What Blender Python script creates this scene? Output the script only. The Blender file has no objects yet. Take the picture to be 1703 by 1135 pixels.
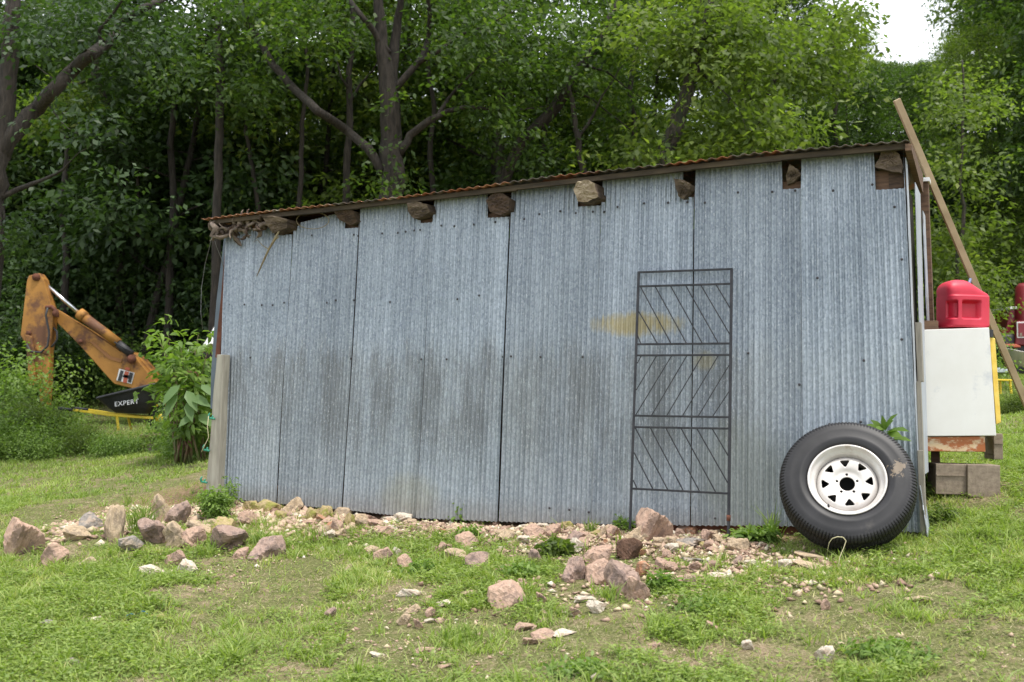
import bpy, bmesh, math, random
import numpy as np
from mathutils import Vector, Matrix
R = math.radians
random.seed(7)
rng = np.random.default_rng(11)
scene = bpy.context.scene
col = scene.collection

# ------------------------------------------------------------ camera
FPX, CX, CY = 1850.0, 851.5, 567.5          # photograph pixels
PITCH, ROLL, CAMZ = R(3.4), R(1.2), 0.70
_f = np.array([0, math.cos(PITCH), math.sin(PITCH)])
_r0 = np.array([1.0, 0, 0]); _u0 = np.cross(_r0, _f)
_r = math.cos(ROLL) * _r0 + math.sin(ROLL) * _u0
_u = -math.sin(ROLL) * _r0 + math.cos(ROLL) * _u0
CAM = np.array([0, 0, CAMZ])
cd = bpy.data.cameras.new('camera'); cam = bpy.data.objects.new('camera', cd); col.objects.link(cam)
cd.sensor_width = 36; cd.lens = FPX / 1703 * 36; cd.clip_start = 0.05; cd.clip_end = 2000
cam.matrix_world = Matrix(((_r[0], _u[0], -_f[0], 0), (_r[1], _u[1], -_f[1], 0), (_r[2], _u[2], -_f[2], CAMZ), (0, 0, 0, 1)))
cd.dof.use_dof = True; cd.dof.focus_distance = 7.2; cd.dof.aperture_fstop = 3.4
scene.camera = cam

# ------------------------------------------------------------ sky, sun, exposure
SUN_EL, SUN_AZ = 73, 140                     # azimuth clockwise from +Y (view direction)
w = bpy.data.worlds.new('World'); scene.world = w; w.use_nodes = True
nt = w.node_tree; nt.nodes.clear()
sky = nt.nodes.new('ShaderNodeTexSky'); sky.sky_type = 'NISHITA'; sky.sun_disc = False
sky.sun_elevation = R(SUN_EL); sky.sun_rotation = R(SUN_AZ); sky.dust_density = 2.0; sky.air_density = 1.0
tc = nt.nodes.new('ShaderNodeTexCoord'); nz = nt.nodes.new('ShaderNodeTexNoise'); nz.inputs['Scale'].default_value = 2.2
nz.inputs['Detail'].default_value = 6
cr = nt.nodes.new('ShaderNodeValToRGB'); cr.color_ramp.elements[0].position = 0.28; cr.color_ramp.elements[1].position = 0.5
mx = nt.nodes.new('ShaderNodeMix'); mx.data_type = 'RGBA'; mx.inputs[7].default_value = (9.0, 9.4, 10.0, 1)
bg = nt.nodes.new('ShaderNodeBackground'); bg.inputs['Strength'].default_value = 0.12
wo = nt.nodes.new('ShaderNodeOutputWorld')
L = nt.links.new
L(tc.outputs['Generated'], nz.inputs['Vector']); L(nz.outputs['Fac'], cr.inputs['Fac']); L(cr.outputs['Color'], mx.inputs[0])
L(sky.outputs['Color'], mx.inputs[6]); L(mx.outputs[2], bg.inputs['Color']); L(bg.outputs[0], wo.inputs['Surface'])
sd = bpy.data.lights.new('sun', 'SUN'); sd.energy = 2.9; sd.angle = R(9); sd.color = (1.0, 0.95, 0.87)
sun = bpy.data.objects.new('sun', sd); col.objects.link(sun)
sdir = Vector((math.sin(R(SUN_AZ)) * math.cos(R(SUN_EL)), math.cos(R(SUN_AZ)) * math.cos(R(SUN_EL)), math.sin(R(SUN_EL))))
sun.rotation_euler = sdir.to_track_quat('Z', 'Y').to_euler(); sun.location = (4, -4, 12)
scene.view_settings.view_transform = 'Standard'; scene.view_settings.look = 'None'
scene.view_settings.exposure = 0.62; scene.view_settings.gamma = 1
scene.render.engine = 'CYCLES'
cy = scene.cycles
cy.max_bounces = 6; cy.diffuse_bounces = 3; cy.glossy_bounces = 2; cy.transmission_bounces = 4; cy.transparent_max_bounces = 4
cy.caustics_reflective = False; cy.caustics_refractive = False; cy.sample_clamp_indirect = 6

# ------------------------------------------------------------ projection
def ray(px, py):
    d = _f + (px - CX) / FPX * _r - (py - CY) / FPX * _u
    return d / d[1]
def P(px, py, Y):
    return CAM + ray(px, py) * Y
_e = (-3240 - CX) / FPX
WD = np.array([-_e, -1.0]) / math.hypot(_e, 1)              # along the wall, to the right
WANG = math.atan2(WD[1], WD[0])
WIN = np.array([-WD[1], WD[0]])                              # into the wall, away from camera
_W0 = P(1420, 700, 6.6)[:2]
def wall_hit(px, py, off=0.0):                               # pixel -> world point on the wall's plane moved off metres towards us
    d = ray(px, py); q = _W0 - WIN * off
    t = float(np.dot(q, WIN) / np.dot(d[:2], WIN))
    return CAM + d * t
_o = wall_hit(366, 832)
ORG = np.array([_o[0], _o[1], 0.0])
def WL(px, py, off=0.0):                                     # pixel -> (u, z) in the shed's frame
    p = wall_hit(px, py, off) - ORG
    return float(np.dot(p[:2], WD)), float(p[2])
def WLP(px, py, off=0.0):
    u, z = WL(px, py, off); return (u, -off, z)
def w2l(p):
    p = np.asarray(p) - ORG; return (float(np.dot(p[:2], WD)), float(np.dot(p[:2], WIN)), float(p[2]))

# ------------------------------------------------------------ terrain height
def ctl(px, py, Y): return tuple(P(px, py, Y))
CP = [(0, 0, -0.9), (-3, 0, -1.1), (3, 0, -0.7), (0, -6, -1.5), (-8, -3, -1.6), (8, -3, -0.7),
      ctl(0, 1135, 4.76), ctl(850, 1135, 4.43), ctl(1703, 1135, 4.14)]
for px, py in ((385, 838), (470, 845), (600, 857), (700, 868), (850, 876), (1000, 882), (1150, 886), (1250, 888), (1400, 893), (1525, 893)):
    CP.append(tuple(wall_hit(px, py)))
CP += [ctl(0, 930, 7.0), ctl(0, 830, 10), ctl(0, 740, 14.5), ctl(180, 752, 14), ctl(330, 735, 13.5), ctl(330, 780, 11), ctl(60, 700, 17.5), ctl(300, 700, 17.5),
       ctl(1600, 797, 7.4), ctl(1700, 800, 7.5), ctl(1700, 880, 6.2), ctl(1690, 700, 11), ctl(1660, 660, 15), ctl(1690, 612, 20),
       (-14, 7, -0.6), (-20, 14, 0), (12, 6, 1.3), (14, 14, 2.6), (0, 10, 0.3), (2, 12, 0.5), (0, 15, 0.8), (0, 20, 2.0), (-8, 22, 1.2), (8, 22, 2.9),
       (0, 30, 5.5), (-14, 30, 3.6), (16, 30, 7.0), (0, 45, 11.5), (-22, 45, 9.5), (24, 45, 12.5), (0, 80, 20), (-50, 80, 20), (50, 80, 21), (-40, 30, 6), (40, 30, 11),
       (-60, 0, 0), (60, 0, 8), (0, -60, -6), (-150, 150, 26), (150, 150, 26), (-150, -150, -12), (150, -150, -4)]
CP = np.array(CP, float)
_n = len(CP); _D = np.hypot(CP[:, None, 0] - CP[None, :, 0], CP[:, None, 1] - CP[None, :, 1])
_A = np.zeros((_n + 3, _n + 3)); _A[:_n, :_n] = _D - np.eye(_n) * 0.02
_A[:_n, _n] = 1; _A[:_n, _n + 1:] = CP[:, :2]; _A[_n, :_n] = 1; _A[_n + 1:, :_n] = CP[:, :2].T
_c = np.linalg.solve(_A, np.concatenate([CP[:, 2], [0, 0, 0]]))
def vnoise(x, y, s=1.0, seed=0):
    x = np.asarray(x, float) * s + seed * 17.3; y = np.asarray(y, float) * s - seed * 9.7
    xi = np.floor(x).astype(np.int64); yi = np.floor(y).astype(np.int64)
    fx = x - xi; fy = y - yi; fx = fx * fx * (3 - 2 * fx); fy = fy * fy * (3 - 2 * fy)
    def h(a, b):
        n = (a * 374761393 + b * 668265263 + seed * 1442695) & 0x7fffffff
        n = ((n ^ (n >> 13)) * 1274126177) & 0x7fffffff
        return ((n ^ (n >> 16)) & 0xffff) / 65535.0
    return (h(xi, yi) * (1 - fx) + h(xi + 1, yi) * fx) * (1 - fy) + (h(xi, yi + 1) * (1 - fx) + h(xi + 1, yi + 1) * fx) * fy
def G(x, y):
    x = np.atleast_1d(np.asarray(x, float)); y = np.atleast_1d(np.asarray(y, float)); out = np.zeros_like(x)
    for i in range(0, len(x), 40000):
        X = x[i:i + 40000]; Y = y[i:i + 40000]
        d = np.hypot(X[:, None] - CP[None, :, 0], Y[:, None] - CP[None, :, 1])
        out[i:i + 40000] = d @ _c[:_n] + _c[_n] + _c[_n + 1] * X + _c[_n + 2] * Y
    near = np.clip(1.3 - np.hypot(x, y) / 60, 0.3, 1)
    return out + ((vnoise(x, y, 1.3, 1) - .5) * 0.06 + (vnoise(x, y, 4.1, 2) - .5) * 0.03 + (vnoise(x, y, 11, 3) - .5) * 0.018) * near
def g1(x, y): return float(G(x, y)[0])
def ground_hit(px, py):
    d = ray(px, py); Y = np.linspace(3, 45, 3000); pz = CAMZ + d[2] * Y
    below = np.nonzero(pz < G(d[0] * Y, Y))[0]
    yy = Y[below[0]] if len(below) else 14.0
    return np.array([d[0] * yy, yy, g1(d[0] * yy, yy)])

# ------------------------------------------------------------ object helpers
def tag(o, label=None, cat=None, group=None, kind=None):
    if label: o['label'] = label
    if cat: o['category'] = cat
    if group: o['group'] = group
    if kind: o['kind'] = kind
    return o
def empty(name, loc=(0, 0, 0), rz=0, label=None, cat=None, group=None):
    o = bpy.data.objects.new(name, None); o.empty_display_size = 0.1; col.objects.link(o)
    o.location = loc; o.rotation_euler = (0, 0, rz); return tag(o, label, cat, group)
def link(name, me, parent=None, loc=(0, 0, 0), rot=(0, 0, 0), sc=None):
    o = bpy.data.objects.new(name, me); col.objects.link(o); o.location = loc; o.rotation_euler = rot
    if sc is not None: o.scale = (sc, sc, sc) if np.isscalar(sc) else sc
    if parent: o.parent = parent
    return o
def npmesh(name, V, F, mat, rnd=None, smooth=False):
    V = np.asarray(V, np.float32); F = np.asarray(F, np.int32); k = F.shape[1]
    me = bpy.data.meshes.new(name); me.vertices.add(len(V)); me.vertices.foreach_set('co', V.ravel())
    me.loops.add(F.size); me.loops.foreach_set('vertex_index', F.ravel())
    me.polygons.add(len(F)); me.polygons.foreach_set('loop_start', np.arange(0, F.size, k, dtype=np.int32))
    if smooth: me.polygons.foreach_set('use_smooth', np.ones(len(F), bool))
    me.update(calc_edges=True)
    if rnd is not None:
        a = me.attributes.new('rnd', 'FLOAT', 'FACE'); a.data.foreach_set('value', np.asarray(rnd, np.float32))
    if mat: me.materials.append(mat)
    return me
class MB:
    """mesh builder: collects shapes, then links ONE mesh object"""
    def __init__(s): s.v = []; s.f = []; s.sm = []
    def add(s, V, F, smooth=False):
        b = len(s.v); s.v += [tuple(map(float, p)) for p in V]; s.f += [tuple(b + i for i in f) for f in F]; s.sm += [smooth] * len(F)
        return s
    def box(s, c, d, M=None):
        V = [(c[0] + x * d[0] / 2, c[1] + y * d[1] / 2, c[2] + z * d[2] / 2) for x in (-1, 1) for y in (-1, 1) for z in (-1, 1)]
        if M is not None: V = [tuple(M @ Vector(p)) for p in V]
        return s.add(V, [(0, 1, 3, 2), (4, 6, 7, 5), (0, 4, 5, 1), (2, 3, 7, 6), (0, 2, 6, 4), (1, 5, 7, 3)])
    def bar(s, a, b, w, h=None, up=(0, 0, 1), taper=1.0):
        h = h or w; a = Vector(a); b = Vector(b); d = (b - a).normalized(); up = Vector(up)
        if abs(d.dot(up)) > .98: up = Vector((0, 1, 0))
        x = d.cross(up).normalized(); z = x.cross(d).normalized(); V = []
        for p, k in ((a, 1), (b, taper)):
            for i, j in ((-1, -1), (1, -1), (1, 1), (-1, 1)): V.append(p + x * i * w / 2 * k + z * j * h / 2 * k)
        return s.add(V, [(0, 1, 2, 3), (7, 6, 5, 4), (0, 4, 5, 1), (1, 5, 6, 2), (2, 6, 7, 3), (3, 7, 4, 0)])
    def tube(s, pts, rad, n=8, smooth=True, wob=0):
        pts = [Vector(p) for p in pts]; rad = [rad] * len(pts) if np.isscalar(rad) else rad
        V = []; prev = None
        for i, p in enumerate(pts):
            t = (pts[min(i + 1, len(pts) - 1)] - pts[max(i - 1, 0)]).normalized()
            if prev is None: prev = t.orthogonal().normalized()
            x = (prev - t * prev.dot(t)).normalized(); prev = x; y = t.cross(x)
            for k in range(n):
                a = 2 * math.pi * k / n; r = rad[i] * (1 + (random.uniform(-wob, wob) if wob else 0))
                V.append(p + x * math.cos(a) * r + y * math.sin(a) * r)
        F = [(i * n + k, i * n + (k + 1) % n, (i + 1) * n + (k + 1) % n, (i + 1) * n + k) for i in range(len(pts) - 1) for k in range(n)]
        F += [tuple(range(n))[::-1], tuple((len(pts) - 1) * n + k for k in range(n))]
        return s.add(V, F, smooth)
    def prism(s, poly, axis_vec, M=None):
        n = len(poly); V = [Vector(p) for p in poly] + [Vector(p) + Vector(axis_vec) for p in poly]
        if M is not None: V = [M @ p for p in V]
        return s.add(V, [tuple(range(n))[::-1], tuple(range(n, 2 * n))] + [(i, (i + 1) % n, n + (i + 1) % n, n + i) for i in range(n)])
    def lathe(s, prof, n=48, M=None, smooth=True):
        V = [(r * math.cos(2 * math.pi * k / n), r * math.sin(2 * math.pi * k / n), z) for r, z in prof for k in range(n)]
        if M is not None: V = [tuple(M @ Vector(p)) for p in V]
        return s.add(V, [(i * n + k, i * n + (k + 1) % n, (i + 1) * n + (k + 1) % n, (i + 1) * n + k) for i in range(len(prof) - 1) for k in range(n)], smooth)
    def build(s, name, mat, parent=None, loc=(0, 0, 0), rot=(0, 0, 0), bevel=0, seg=2):
        me = bpy.data.meshes.new(name); me.from_pydata(s.v, [], s.f)
        me.polygons.foreach_set('use_smooth', np.array(s.sm, bool))
        me.materials.append(mat); me.update()
        bm = bmesh.new(); bm.from_mesh(me); bmesh.ops.recalc_face_normals(bm, faces=bm.faces); bm.to_mesh(me); bm.free()
        o = link(name, me, parent, loc, rot)
        if bevel:
            m = o.modifiers.new('bevel', 'BEVEL'); m.width = bevel; m.segments = seg; m.limit_method = 'ANGLE'; m.angle_limit = R(35)
        return o

# ------------------------------------------------------------ materials
def nmat(name):
    m = bpy.data.materials.new(name); m.use_nodes = True; t = m.node_tree
    return m, t, t.nodes['Principled BSDF'], t.links.new
def ramp(t, els, interp='LINEAR'):
    n = t.nodes.new('ShaderNodeValToRGB'); e = n.color_ramp.elements; n.color_ramp.interpolation = interp
    while len(e) > len(els): e.remove(e[-1])
    while len(e) < len(els): e.new(1)
    for i, (p, c) in enumerate(els):
        e[i].position = p; e[i].color = (*c, 1) if len(c) == 3 else c
    return n
def noise(t, vec, scale, detail=4, rough=.6, dim=None):
    n = t.nodes.new('ShaderNodeTexNoise'); n.inputs['Scale'].default_value = scale; n.inputs['Detail'].default_value = detail
    n.inputs['Roughness'].default_value = rough
    if vec: t.links.new(vec, n.inputs['Vector'])
    return n
def mapping(t, src, scale=(1, 1, 1), loc=(0, 0, 0)):
    n = t.nodes.new('ShaderNodeMapping'); n.inputs['Scale'].default_value = scale; n.inputs['Location'].default_value = loc
    t.links.new(src, n.inputs['Vector']); return n.outputs[0]
def mixc(t, fac, a, b, mode='MIX'):
    n = t.nodes.new('ShaderNodeMix'); n.data_type = 'RGBA'; n.blend_type = mode
    for s, i in ((fac, 0), (a, 6), (b, 7)):
        if isinstance(s, (tuple, list)): n.inputs[i].default_value = (*s, 1)
        elif isinstance(s, (int, float)): n.inputs[i].default_value = s
        else: t.links.new(s, n.inputs[i])
    return n.outputs[2]
def bump(t, b, h, dist=.01, strength=.6):
    n = t.nodes.new('ShaderNodeBump'); n.inputs['Distance'].default_value = dist; n.inputs['Strength'].default_value = strength
    t.links.new(h, n.inputs['Height']); t.links.new(n.outputs[0], b.inputs['Normal'])
def simple(name, c1, c2=None, rough=.7, metal=0, scale=8, stretch=(1, 1, 1), bd=.004, c3=None, lo=.35, hi=.65, spec=.5, detail=6, c3pos=.62):
    """two or three colours mottled by noise, with bump"""
    m, t, b, l = nmat(name); c2 = c2 or tuple(x * .75 for x in c1)
    tcn = t.nodes.new('ShaderNodeTexCoord'); v = mapping(t, tcn.outputs['Object'], stretch)
    n = noise(t, v, scale, detail); r = ramp(t, [(lo, c1), (hi, c2)]); l(n.outputs['Fac'], r.inputs[0]); out = r.outputs[0]
    if c3:
        n2 = noise(t, v, scale * .45, 6, .7); r2 = ramp(t, [(c3pos, (0, 0, 0)), (c3pos + .07, (1, 1, 1))]); l(n2.outputs['Fac'], r2.inputs[0])
        out = mixc(t, r2.outputs[0], out, c3)
    l(out, b.inputs['Base Color']); b.inputs['Roughness'].default_value = rough; b.inputs['Metallic'].default_value = metal
    b.inputs['Specular IOR Level'].default_value = spec
    if bd: bump(t, b, n.outputs['Fac'], bd)
    return m
def math_n(t, op, a, b=None, clamp=False):
    n = t.nodes.new('ShaderNodeMath'); n.operation = op; n.use_clamp = clamp
    for i, s in enumerate((a, b)):
        if s is None: continue
        if isinstance(s, (int, float)): n.inputs[i].default_value = s
        else: t.links.new(s, n.inputs[i])
    return n.outputs[0]
def blob(t, sep, u, z, ru, rz, vecnoise=None, amp=.6):
    """soft round mask centred on (u,z) in wall coordinates"""
    a = math_n(t, 'POWER', math_n(t, 'ABSOLUTE', math_n(t, 'DIVIDE', math_n(t, 'SUBTRACT', sep.outputs['X'], u), ru)), 2)
    c = math_n(t, 'POWER', math_n(t, 'ABSOLUTE', math_n(t, 'DIVIDE', math_n(t, 'SUBTRACT', sep.outputs['Z'], z), rz)), 2)
    s = math_n(t, 'SUBTRACT', 1.0, math_n(t, 'ADD', a, c))
    if vecnoise is not None: s = math_n(t, 'ADD', s, math_n(t, 'MULTIPLY', math_n(t, 'SUBTRACT', vecnoise, .5), amp))
    return math_n(t, 'MULTIPLY', s, 1.3, True)

def galv_mat(name, dark=1.0, seed=0.0):
    m, t, b, l = nmat(name)
    tcn = t.nodes.new('ShaderNodeTexCoord'); sep = t.nodes.new('ShaderNodeSeparateXYZ'); l(tcn.outputs['Object'], sep.inputs[0])
    O = tcn.outputs['Object']
    sp = t.nodes.new('ShaderNodeTexVoronoi'); sp.inputs['Scale'].default_value = 95; l(mapping(t, O, (1, 1, .7), (seed, 0, 0)), sp.inputs['Vector'])
    rs = ramp(t, [(0, (.225 * dark, .262 * dark, .31 * dark)), (1, (.47 * dark, .52 * dark, .58 * dark))]); l(sp.outputs['Color'], rs.inputs[0])
    big = noise(t, mapping(t, O, (2.2, 2.2, .5), (seed, 0, 0)), 1.6, 5, .6)
    rb = ramp(t, [(.3, (.78, .80, .82)), (.7, (1.1, 1.1, 1.09))]); l(big.outputs['Fac'], rb.inputs[0])
    c = mixc(t, 1.0, rs.outputs[0], rb.outputs[0], 'MULTIPLY')
    # vertical run-off streaks
    st = noise(t, mapping(t, O, (38, 38, .7), (seed, 0, 0)), 1.0, 6, .7)
    rst = ramp(t, [(.33, (.78, .79, .81)), (.62, (1.08, 1.08, 1.08))]); l(st.outputs['Fac'], rst.inputs[0])
    c = mixc(t, .8, c, rst.outputs[0], 'MULTIPLY')
    # dark wet-storage staining below mid height, as rough speckles
    fine = noise(t, mapping(t, O, (1, 1, .5)), 82, 4, .8)
    zone_n = noise(t, mapping(t, O, (3.2, 3.2, .8), (3.3, 0, 0)), 1.3, 7, .72)
    zr = t.nodes.new('ShaderNodeMapRange'); zr.inputs[1].default_value = 1.18; zr.inputs[2].default_value = .98
    edge = noise(t, mapping(t, O, (9, 9, .9)), 1.2, 8, .8); l(math_n(t, 'ADD', sep.outputs['Z'], math_n(t, 'MULTIPLY', math_n(t, 'SUBTRACT', edge.outputs['Fac'], .5), .95)), zr.inputs[0])
    zl = t.nodes.new('ShaderNodeMapRange'); zl.inputs[1].default_value = 0.05; zl.inputs[2].default_value = 0.55; l(sep.outputs['Z'], zl.inputs[0])
    zn = t.nodes.new('ShaderNodeMapRange'); zn.inputs[1].default_value = .30; zn.inputs[2].default_value = .58; l(zone_n.outputs['Fac'], zn.inputs[0])
    zone = math_n(t, 'MULTIPLY', math_n(t, 'MULTIPLY', zr.outputs[0], zl.outputs[0]), zn.outputs[0])
    xr = t.nodes.new('ShaderNodeMapRange'); xr.inputs[1].default_value = 4.35; xr.inputs[2].default_value = 3.9; l(sep.outputs['X'], xr.inputs[0])
    zone = math_n(t, 'MULTIPLY', zone, xr.outputs[0])
    c = mixc(t, math_n(t, 'MULTIPLY', zone, .20), c, (.20, .215, .23))
    sc = math_n(t, 'GREATER_THAN', math_n(t, 'ADD', fine.outputs['Fac'], math_n(t, 'MULTIPLY', zone, .16)), .57)
    c = mixc(t, math_n(t, 'MULTIPLY', math_n(t, 'MULTIPLY', sc, zone), .72), c, (.11, .118, .13))
    # white bloom specks
    wf = noise(t, mapping(t, O, (1, 1, .4), (5, 0, 0)), 80, 3, .75)
    ws = math_n(t, 'GREATER_THAN', wf.outputs['Fac'], .62)
    c = mixc(t, math_n(t, 'MULTIPLY', ws, .5), c, (.62, .65, .68))
    # general pale weathered band low down
    c = mixc(t, math_n(t, 'MULTIPLY', math_n(t, 'MULTIPLY', zr.outputs[0], .28), big.outputs['Fac']), c, (.42, .44, .42))
    # yellow sprayed patch, greenish damp stains
    u0, z0 = WL(1060, 540); u1, z1 = WL(1172, 600); u2, z2 = WL(680, 825); u3, z3 = WL(1235, 790)
    nn = noise(t, mapping(t, O, (14, 14, 3)), 1.5, 4, .7).outputs['Fac']
    c = mixc(t, math_n(t, 'MULTIPLY', blob(t, sep, u0, z0, .33, .085, nn, 2.2), .70), c, (.42, .33, .12))
    c = mixc(t, math_n(t, 'MULTIPLY', blob(t, sep, u1, z1, .09, .07, nn, .9), .35), c, (.40, .34, .16))
    c = mixc(t, math_n(t, 'MULTIPLY', blob(t, sep, u2, z2, .28, .18, nn, 1.2), .35), c, (.33, .30, .19))
    c = mixc(t, math_n(t, 'MULTIPLY', blob(t, sep, u3, z3, .35, .42, nn, 1.2), .40), c, (.22, .235, .19))
    zt = t.nodes.new('ShaderNodeMapRange'); zt.inputs[1].default_value = .16; zt.inputs[2].default_value = .0
    l(math_n(t, 'ADD', sep.outputs['Z'], math_n(t, 'MULTIPLY', nn, .12)), zt.inputs[0])
    c = mixc(t, math_n(t, 'MULTIPLY', zt.outputs[0], .45), c, (.24, .20, .15))
    l(c, b.inputs['Base Color']); b.inputs['Metallic'].default_value = .35
    rr = ramp(t, [(0, (.38,) * 3), (1, (.58,) * 3)]); l(sp.outputs['Color'], rr.inputs[0]); l(rr.outputs[0], b.inputs['Roughness'])
    bump(t, b, fine.outputs['Fac'], .0015, .35)
    return m

def leaf_mat(name, dark, light, trans=.38, yellow=None):
    m, t, b, l = nmat(name)
    at = t.nodes.new('ShaderNodeAttribute'); at.attribute_name = 'rnd'
    oi = t.nodes.new('ShaderNodeObjectInfo')
    f = math_n(t, 'ADD', math_n(t, 'MULTIPLY', at.outputs['Fac'], .75), math_n(t, 'MULTIPLY', oi.outputs['Random'], .25))
    els = [(0, dark), (.75, light)]
    if yellow: els.append((.97, yellow))
    r = ramp(t, els); l(f, r.inputs[0])
    b.inputs['Roughness'].default_value = .5; b.inputs['Specular IOR Level'].default_value = .35
    l(r.outputs[0], b.inputs['Base Color'])
    tr = t.nodes.new('ShaderNodeBsdfTranslucent'); tc2 = mixc(t, 1.0, r.outputs[0], (1.3, 1.5, .55), 'MULTIPLY'); l(tc2, tr.inputs[0])
    ms = t.nodes.new('ShaderNodeMixShader'); ms.inputs[0].default_value = trans
    l(b.outputs[0], ms.inputs[1]); l(tr.outputs[0], ms.inputs[2]); l(ms.outputs[0], t.nodes['Material Output'].inputs[0])
    return m

M = {}
M['galv'] = [galv_mat('galvanised_%d' % i, d, s) for i, (d, s) in enumerate(((1.0, 0), (.90, 2.7), (1.07, 5.1)))]
M['nail'] = simple('nail_head', (.06, .055, .06), rough=.6, metal=.5)
M['roof'] = simple('roof_metal', (.06, .05, .042), (.12, .10, .085), .7, .3, 6, c3=(.22, .075, .03), c3pos=.5)
M['roofrust'] = simple('roof_rust', (.17, .065, .03), (.30, .14, .07), .85, .1, 14, c3=(.32, .28, .24), c3pos=.54)
M['rust'] = simple('rusted_iron', (.09, .035, .02), (.17, .06, .035), .9, .1, 12)
M['fascia'] = simple('weathered_fascia', (.028, .02, .013), (.085, .062, .036), .85, 0, 4, (1, 6, 6), c3=(.05, .05, .025))
M['darkwood'] = simple('dark_old_wood', (.035, .022, .015), (.09, .055, .035), .9, 0, 6, (2, 2, 8))
M['brownwood'] = simple('brown_beam', (.08, .045, .028), (.17, .10, .06), .85, 0, 5, (1, 8, 8))
M['logend'] = simple('split_log_grey', (.05, .035, .025), (.18, .135, .10), .9, 0, 9, (1, 1, 3), bd=.02)
M['loglight'] = simple('split_log_pale', (.22, .165, .11), (.44, .36, .26), .9, 0, 11, (1, 1, 2), bd=.02, c3=(.22, .14, .08))
M['logbark'] = simple('log_bark', (.045, .03, .022), (.11, .075, .05), .95, 0, 22, bd=.02)
M['interior'] = simple('dark_interior', (.02, .016, .012), (.035, .028, .02), .95)
M['greywood'] = simple('grey_board', (.20, .18, .15), (.33, .30, .25), .85, 0, 5, (6, 6, .8), c3=(.16, .14, .11))
M['postwood'] = simple('post_wood', (.24, .22, .18), (.36, .34, .28), .85, 0, 4, (8, 8, .8), c3=(.17, .14, .10))
M['poleboard'] = simple('leaning_board', (.30, .22, .13), (.42, .32, .20), .8, 0, 4, (1.5, 1.5, 1.5), c3=(.24, .17, .11))
M['iron'] = simple('black_iron', (.018, .019, .024), (.04, .04, .045), .55, .3, 20, bd=.001)
M['whitemetal'] = simple('flat_white_strip', (.36, .39, .44), (.48, .51, .56), .6, .2, 6, (3, 3, .7), c3=(.38, .36, .34))
M['rubber'] = simple('tyre_rubber', (.012, .0115, .0125), (.026, .025, .027), .5, 0, 4, c3=(.055, .050, .047), bd=.001, spec=.35)
def mud(m):
    t = m.node_tree; b = t.nodes['Principled BSDF']; src = b.inputs['Base Color'].links[0].from_socket
    O = t.nodes.new('ShaderNodeTexCoord').outputs['Object']; d = t.nodes.new('ShaderNodeVectorMath'); d.operation = 'DISTANCE'; t.links.new(O, d.inputs[0]); d.inputs[1].default_value = (.27, .07, .105)
    n = noise(t, O, 28, 5, .7); v = math_n(t, 'GREATER_THAN', math_n(t, 'SUBTRACT', n.outputs['Fac'], math_n(t, 'MULTIPLY', d.outputs['Value'], 5.5)), .30)
    t.links.new(mixc(t, math_n(t, 'MULTIPLY', v, .55), src, (.30, .23, .16)), b.inputs['Base Color'])
mud(M['rubber'])
M['rim'] = simple('painted_rim', (.66, .63, .60), (.54, .50, .47), .38, .15, 9, c3=(.44, .38, .32), bd=.0006)
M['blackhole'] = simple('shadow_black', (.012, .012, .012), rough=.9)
M['red'] = simple('red_plastic', (.52, .016, .045), (.64, .04, .075), .5, 0, 5, bd=.001)
M['blackplastic'] = simple('black_plastic', (.018, .018, .02), (.035, .035, .04), .55, 0, 10, bd=.001)
M['enamel'] = simple('white_enamel', (.68, .665, .635), (.74, .73, .71), .4, 0, 3, bd=.0005, c3=(.53, .54, .565), c3pos=.54)
M['rustenamel'] = simple('rusting_enamel', (.60, .42, .24), (.62, .52, .38), .6, 0, 12, (1, 1, 2.0), c3=(.36, .11, .03), c3pos=.42)
M['yellow'] = simple('yellow_insulation', (.66, .44, .06), (.74, .54, .12), .7, 0, 20)
M['yellowpaint'] = simple('yellow_paint', (.70, .50, .02), (.76, .56, .05), .5, 0, 10)
M['concrete'] = simple('block_concrete', (.20, .155, .115), (.30, .24, .18), .95, 0, 30, bd=.006, c3=(.16, .13, .10))
M['jd'] = simple('backhoe_paint', (.30, .135, .025), (.42, .20, .04), .7, 0, 2.2, c3=(.13, .055, .025), c3pos=.50)
M['chrome'] = simple('rod_chrome', (.75, .76, .80), (.65, .66, .70), .2, .9, 5, bd=0)
M['maroon'] = simple('maroon_paint', (.16, .012, .02), (.22, .02, .03), .4, .1, 4, c3=(.12, .02, .02))
M['whitepaint'] = simple('white_paint', (.75, .75, .75), (.66, .66, .66), .5)
M['redpaint'] = simple('decal_red', (.55, .12, .06), rough=.5, bd=0)
M['greenpl'] = simple('green_insulator', (.02, .20, .13), (.03, .26, .17), .35, bd=0)
M['cord'] = simple('pale_cord', (.55, .50, .30), rough=.7)
M['bluecord'] = simple('blue_cord', (.04, .20, .42), rough=.6)
M['wire'] = simple('grey_wire', (.30, .30, .30), rough=.4, metal=.7, bd=0)
M['root'] = simple('dry_root', (.11, .085, .07), (.22, .17, .13), .95, 0, 30)
M['twig'] = simple('dry_twig', (.17, .13, .07), (.28, .23, .13), .9, 0, 20)
M['bark'] = simple('dark_bark', (.016, .013, .010), (.050, .040, .032), .95, 0, 7, (4, 4, .7), bd=.06)
M['barkpale'] = simple('pale_bark', (.022, .018, .014), (.085, .068, .054), .95, 0, 7, (4, 4, .6), bd=.06, c3=(.030, .036, .020), c3pos=.5)
M['stem'] = simple('weed_stem', (.12, .05, .035), (.10, .14, .04), .7, 0, 6)
M['stemgreen'] = simple('green_stem', (.10, .16, .04), (.14, .20, .06), .7, 0, 6)
M['tarp'] = simple('white_sheeting', (.78, .78, .76), (.66, .66, .64), .6, 0, 6, bd=.02)
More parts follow.
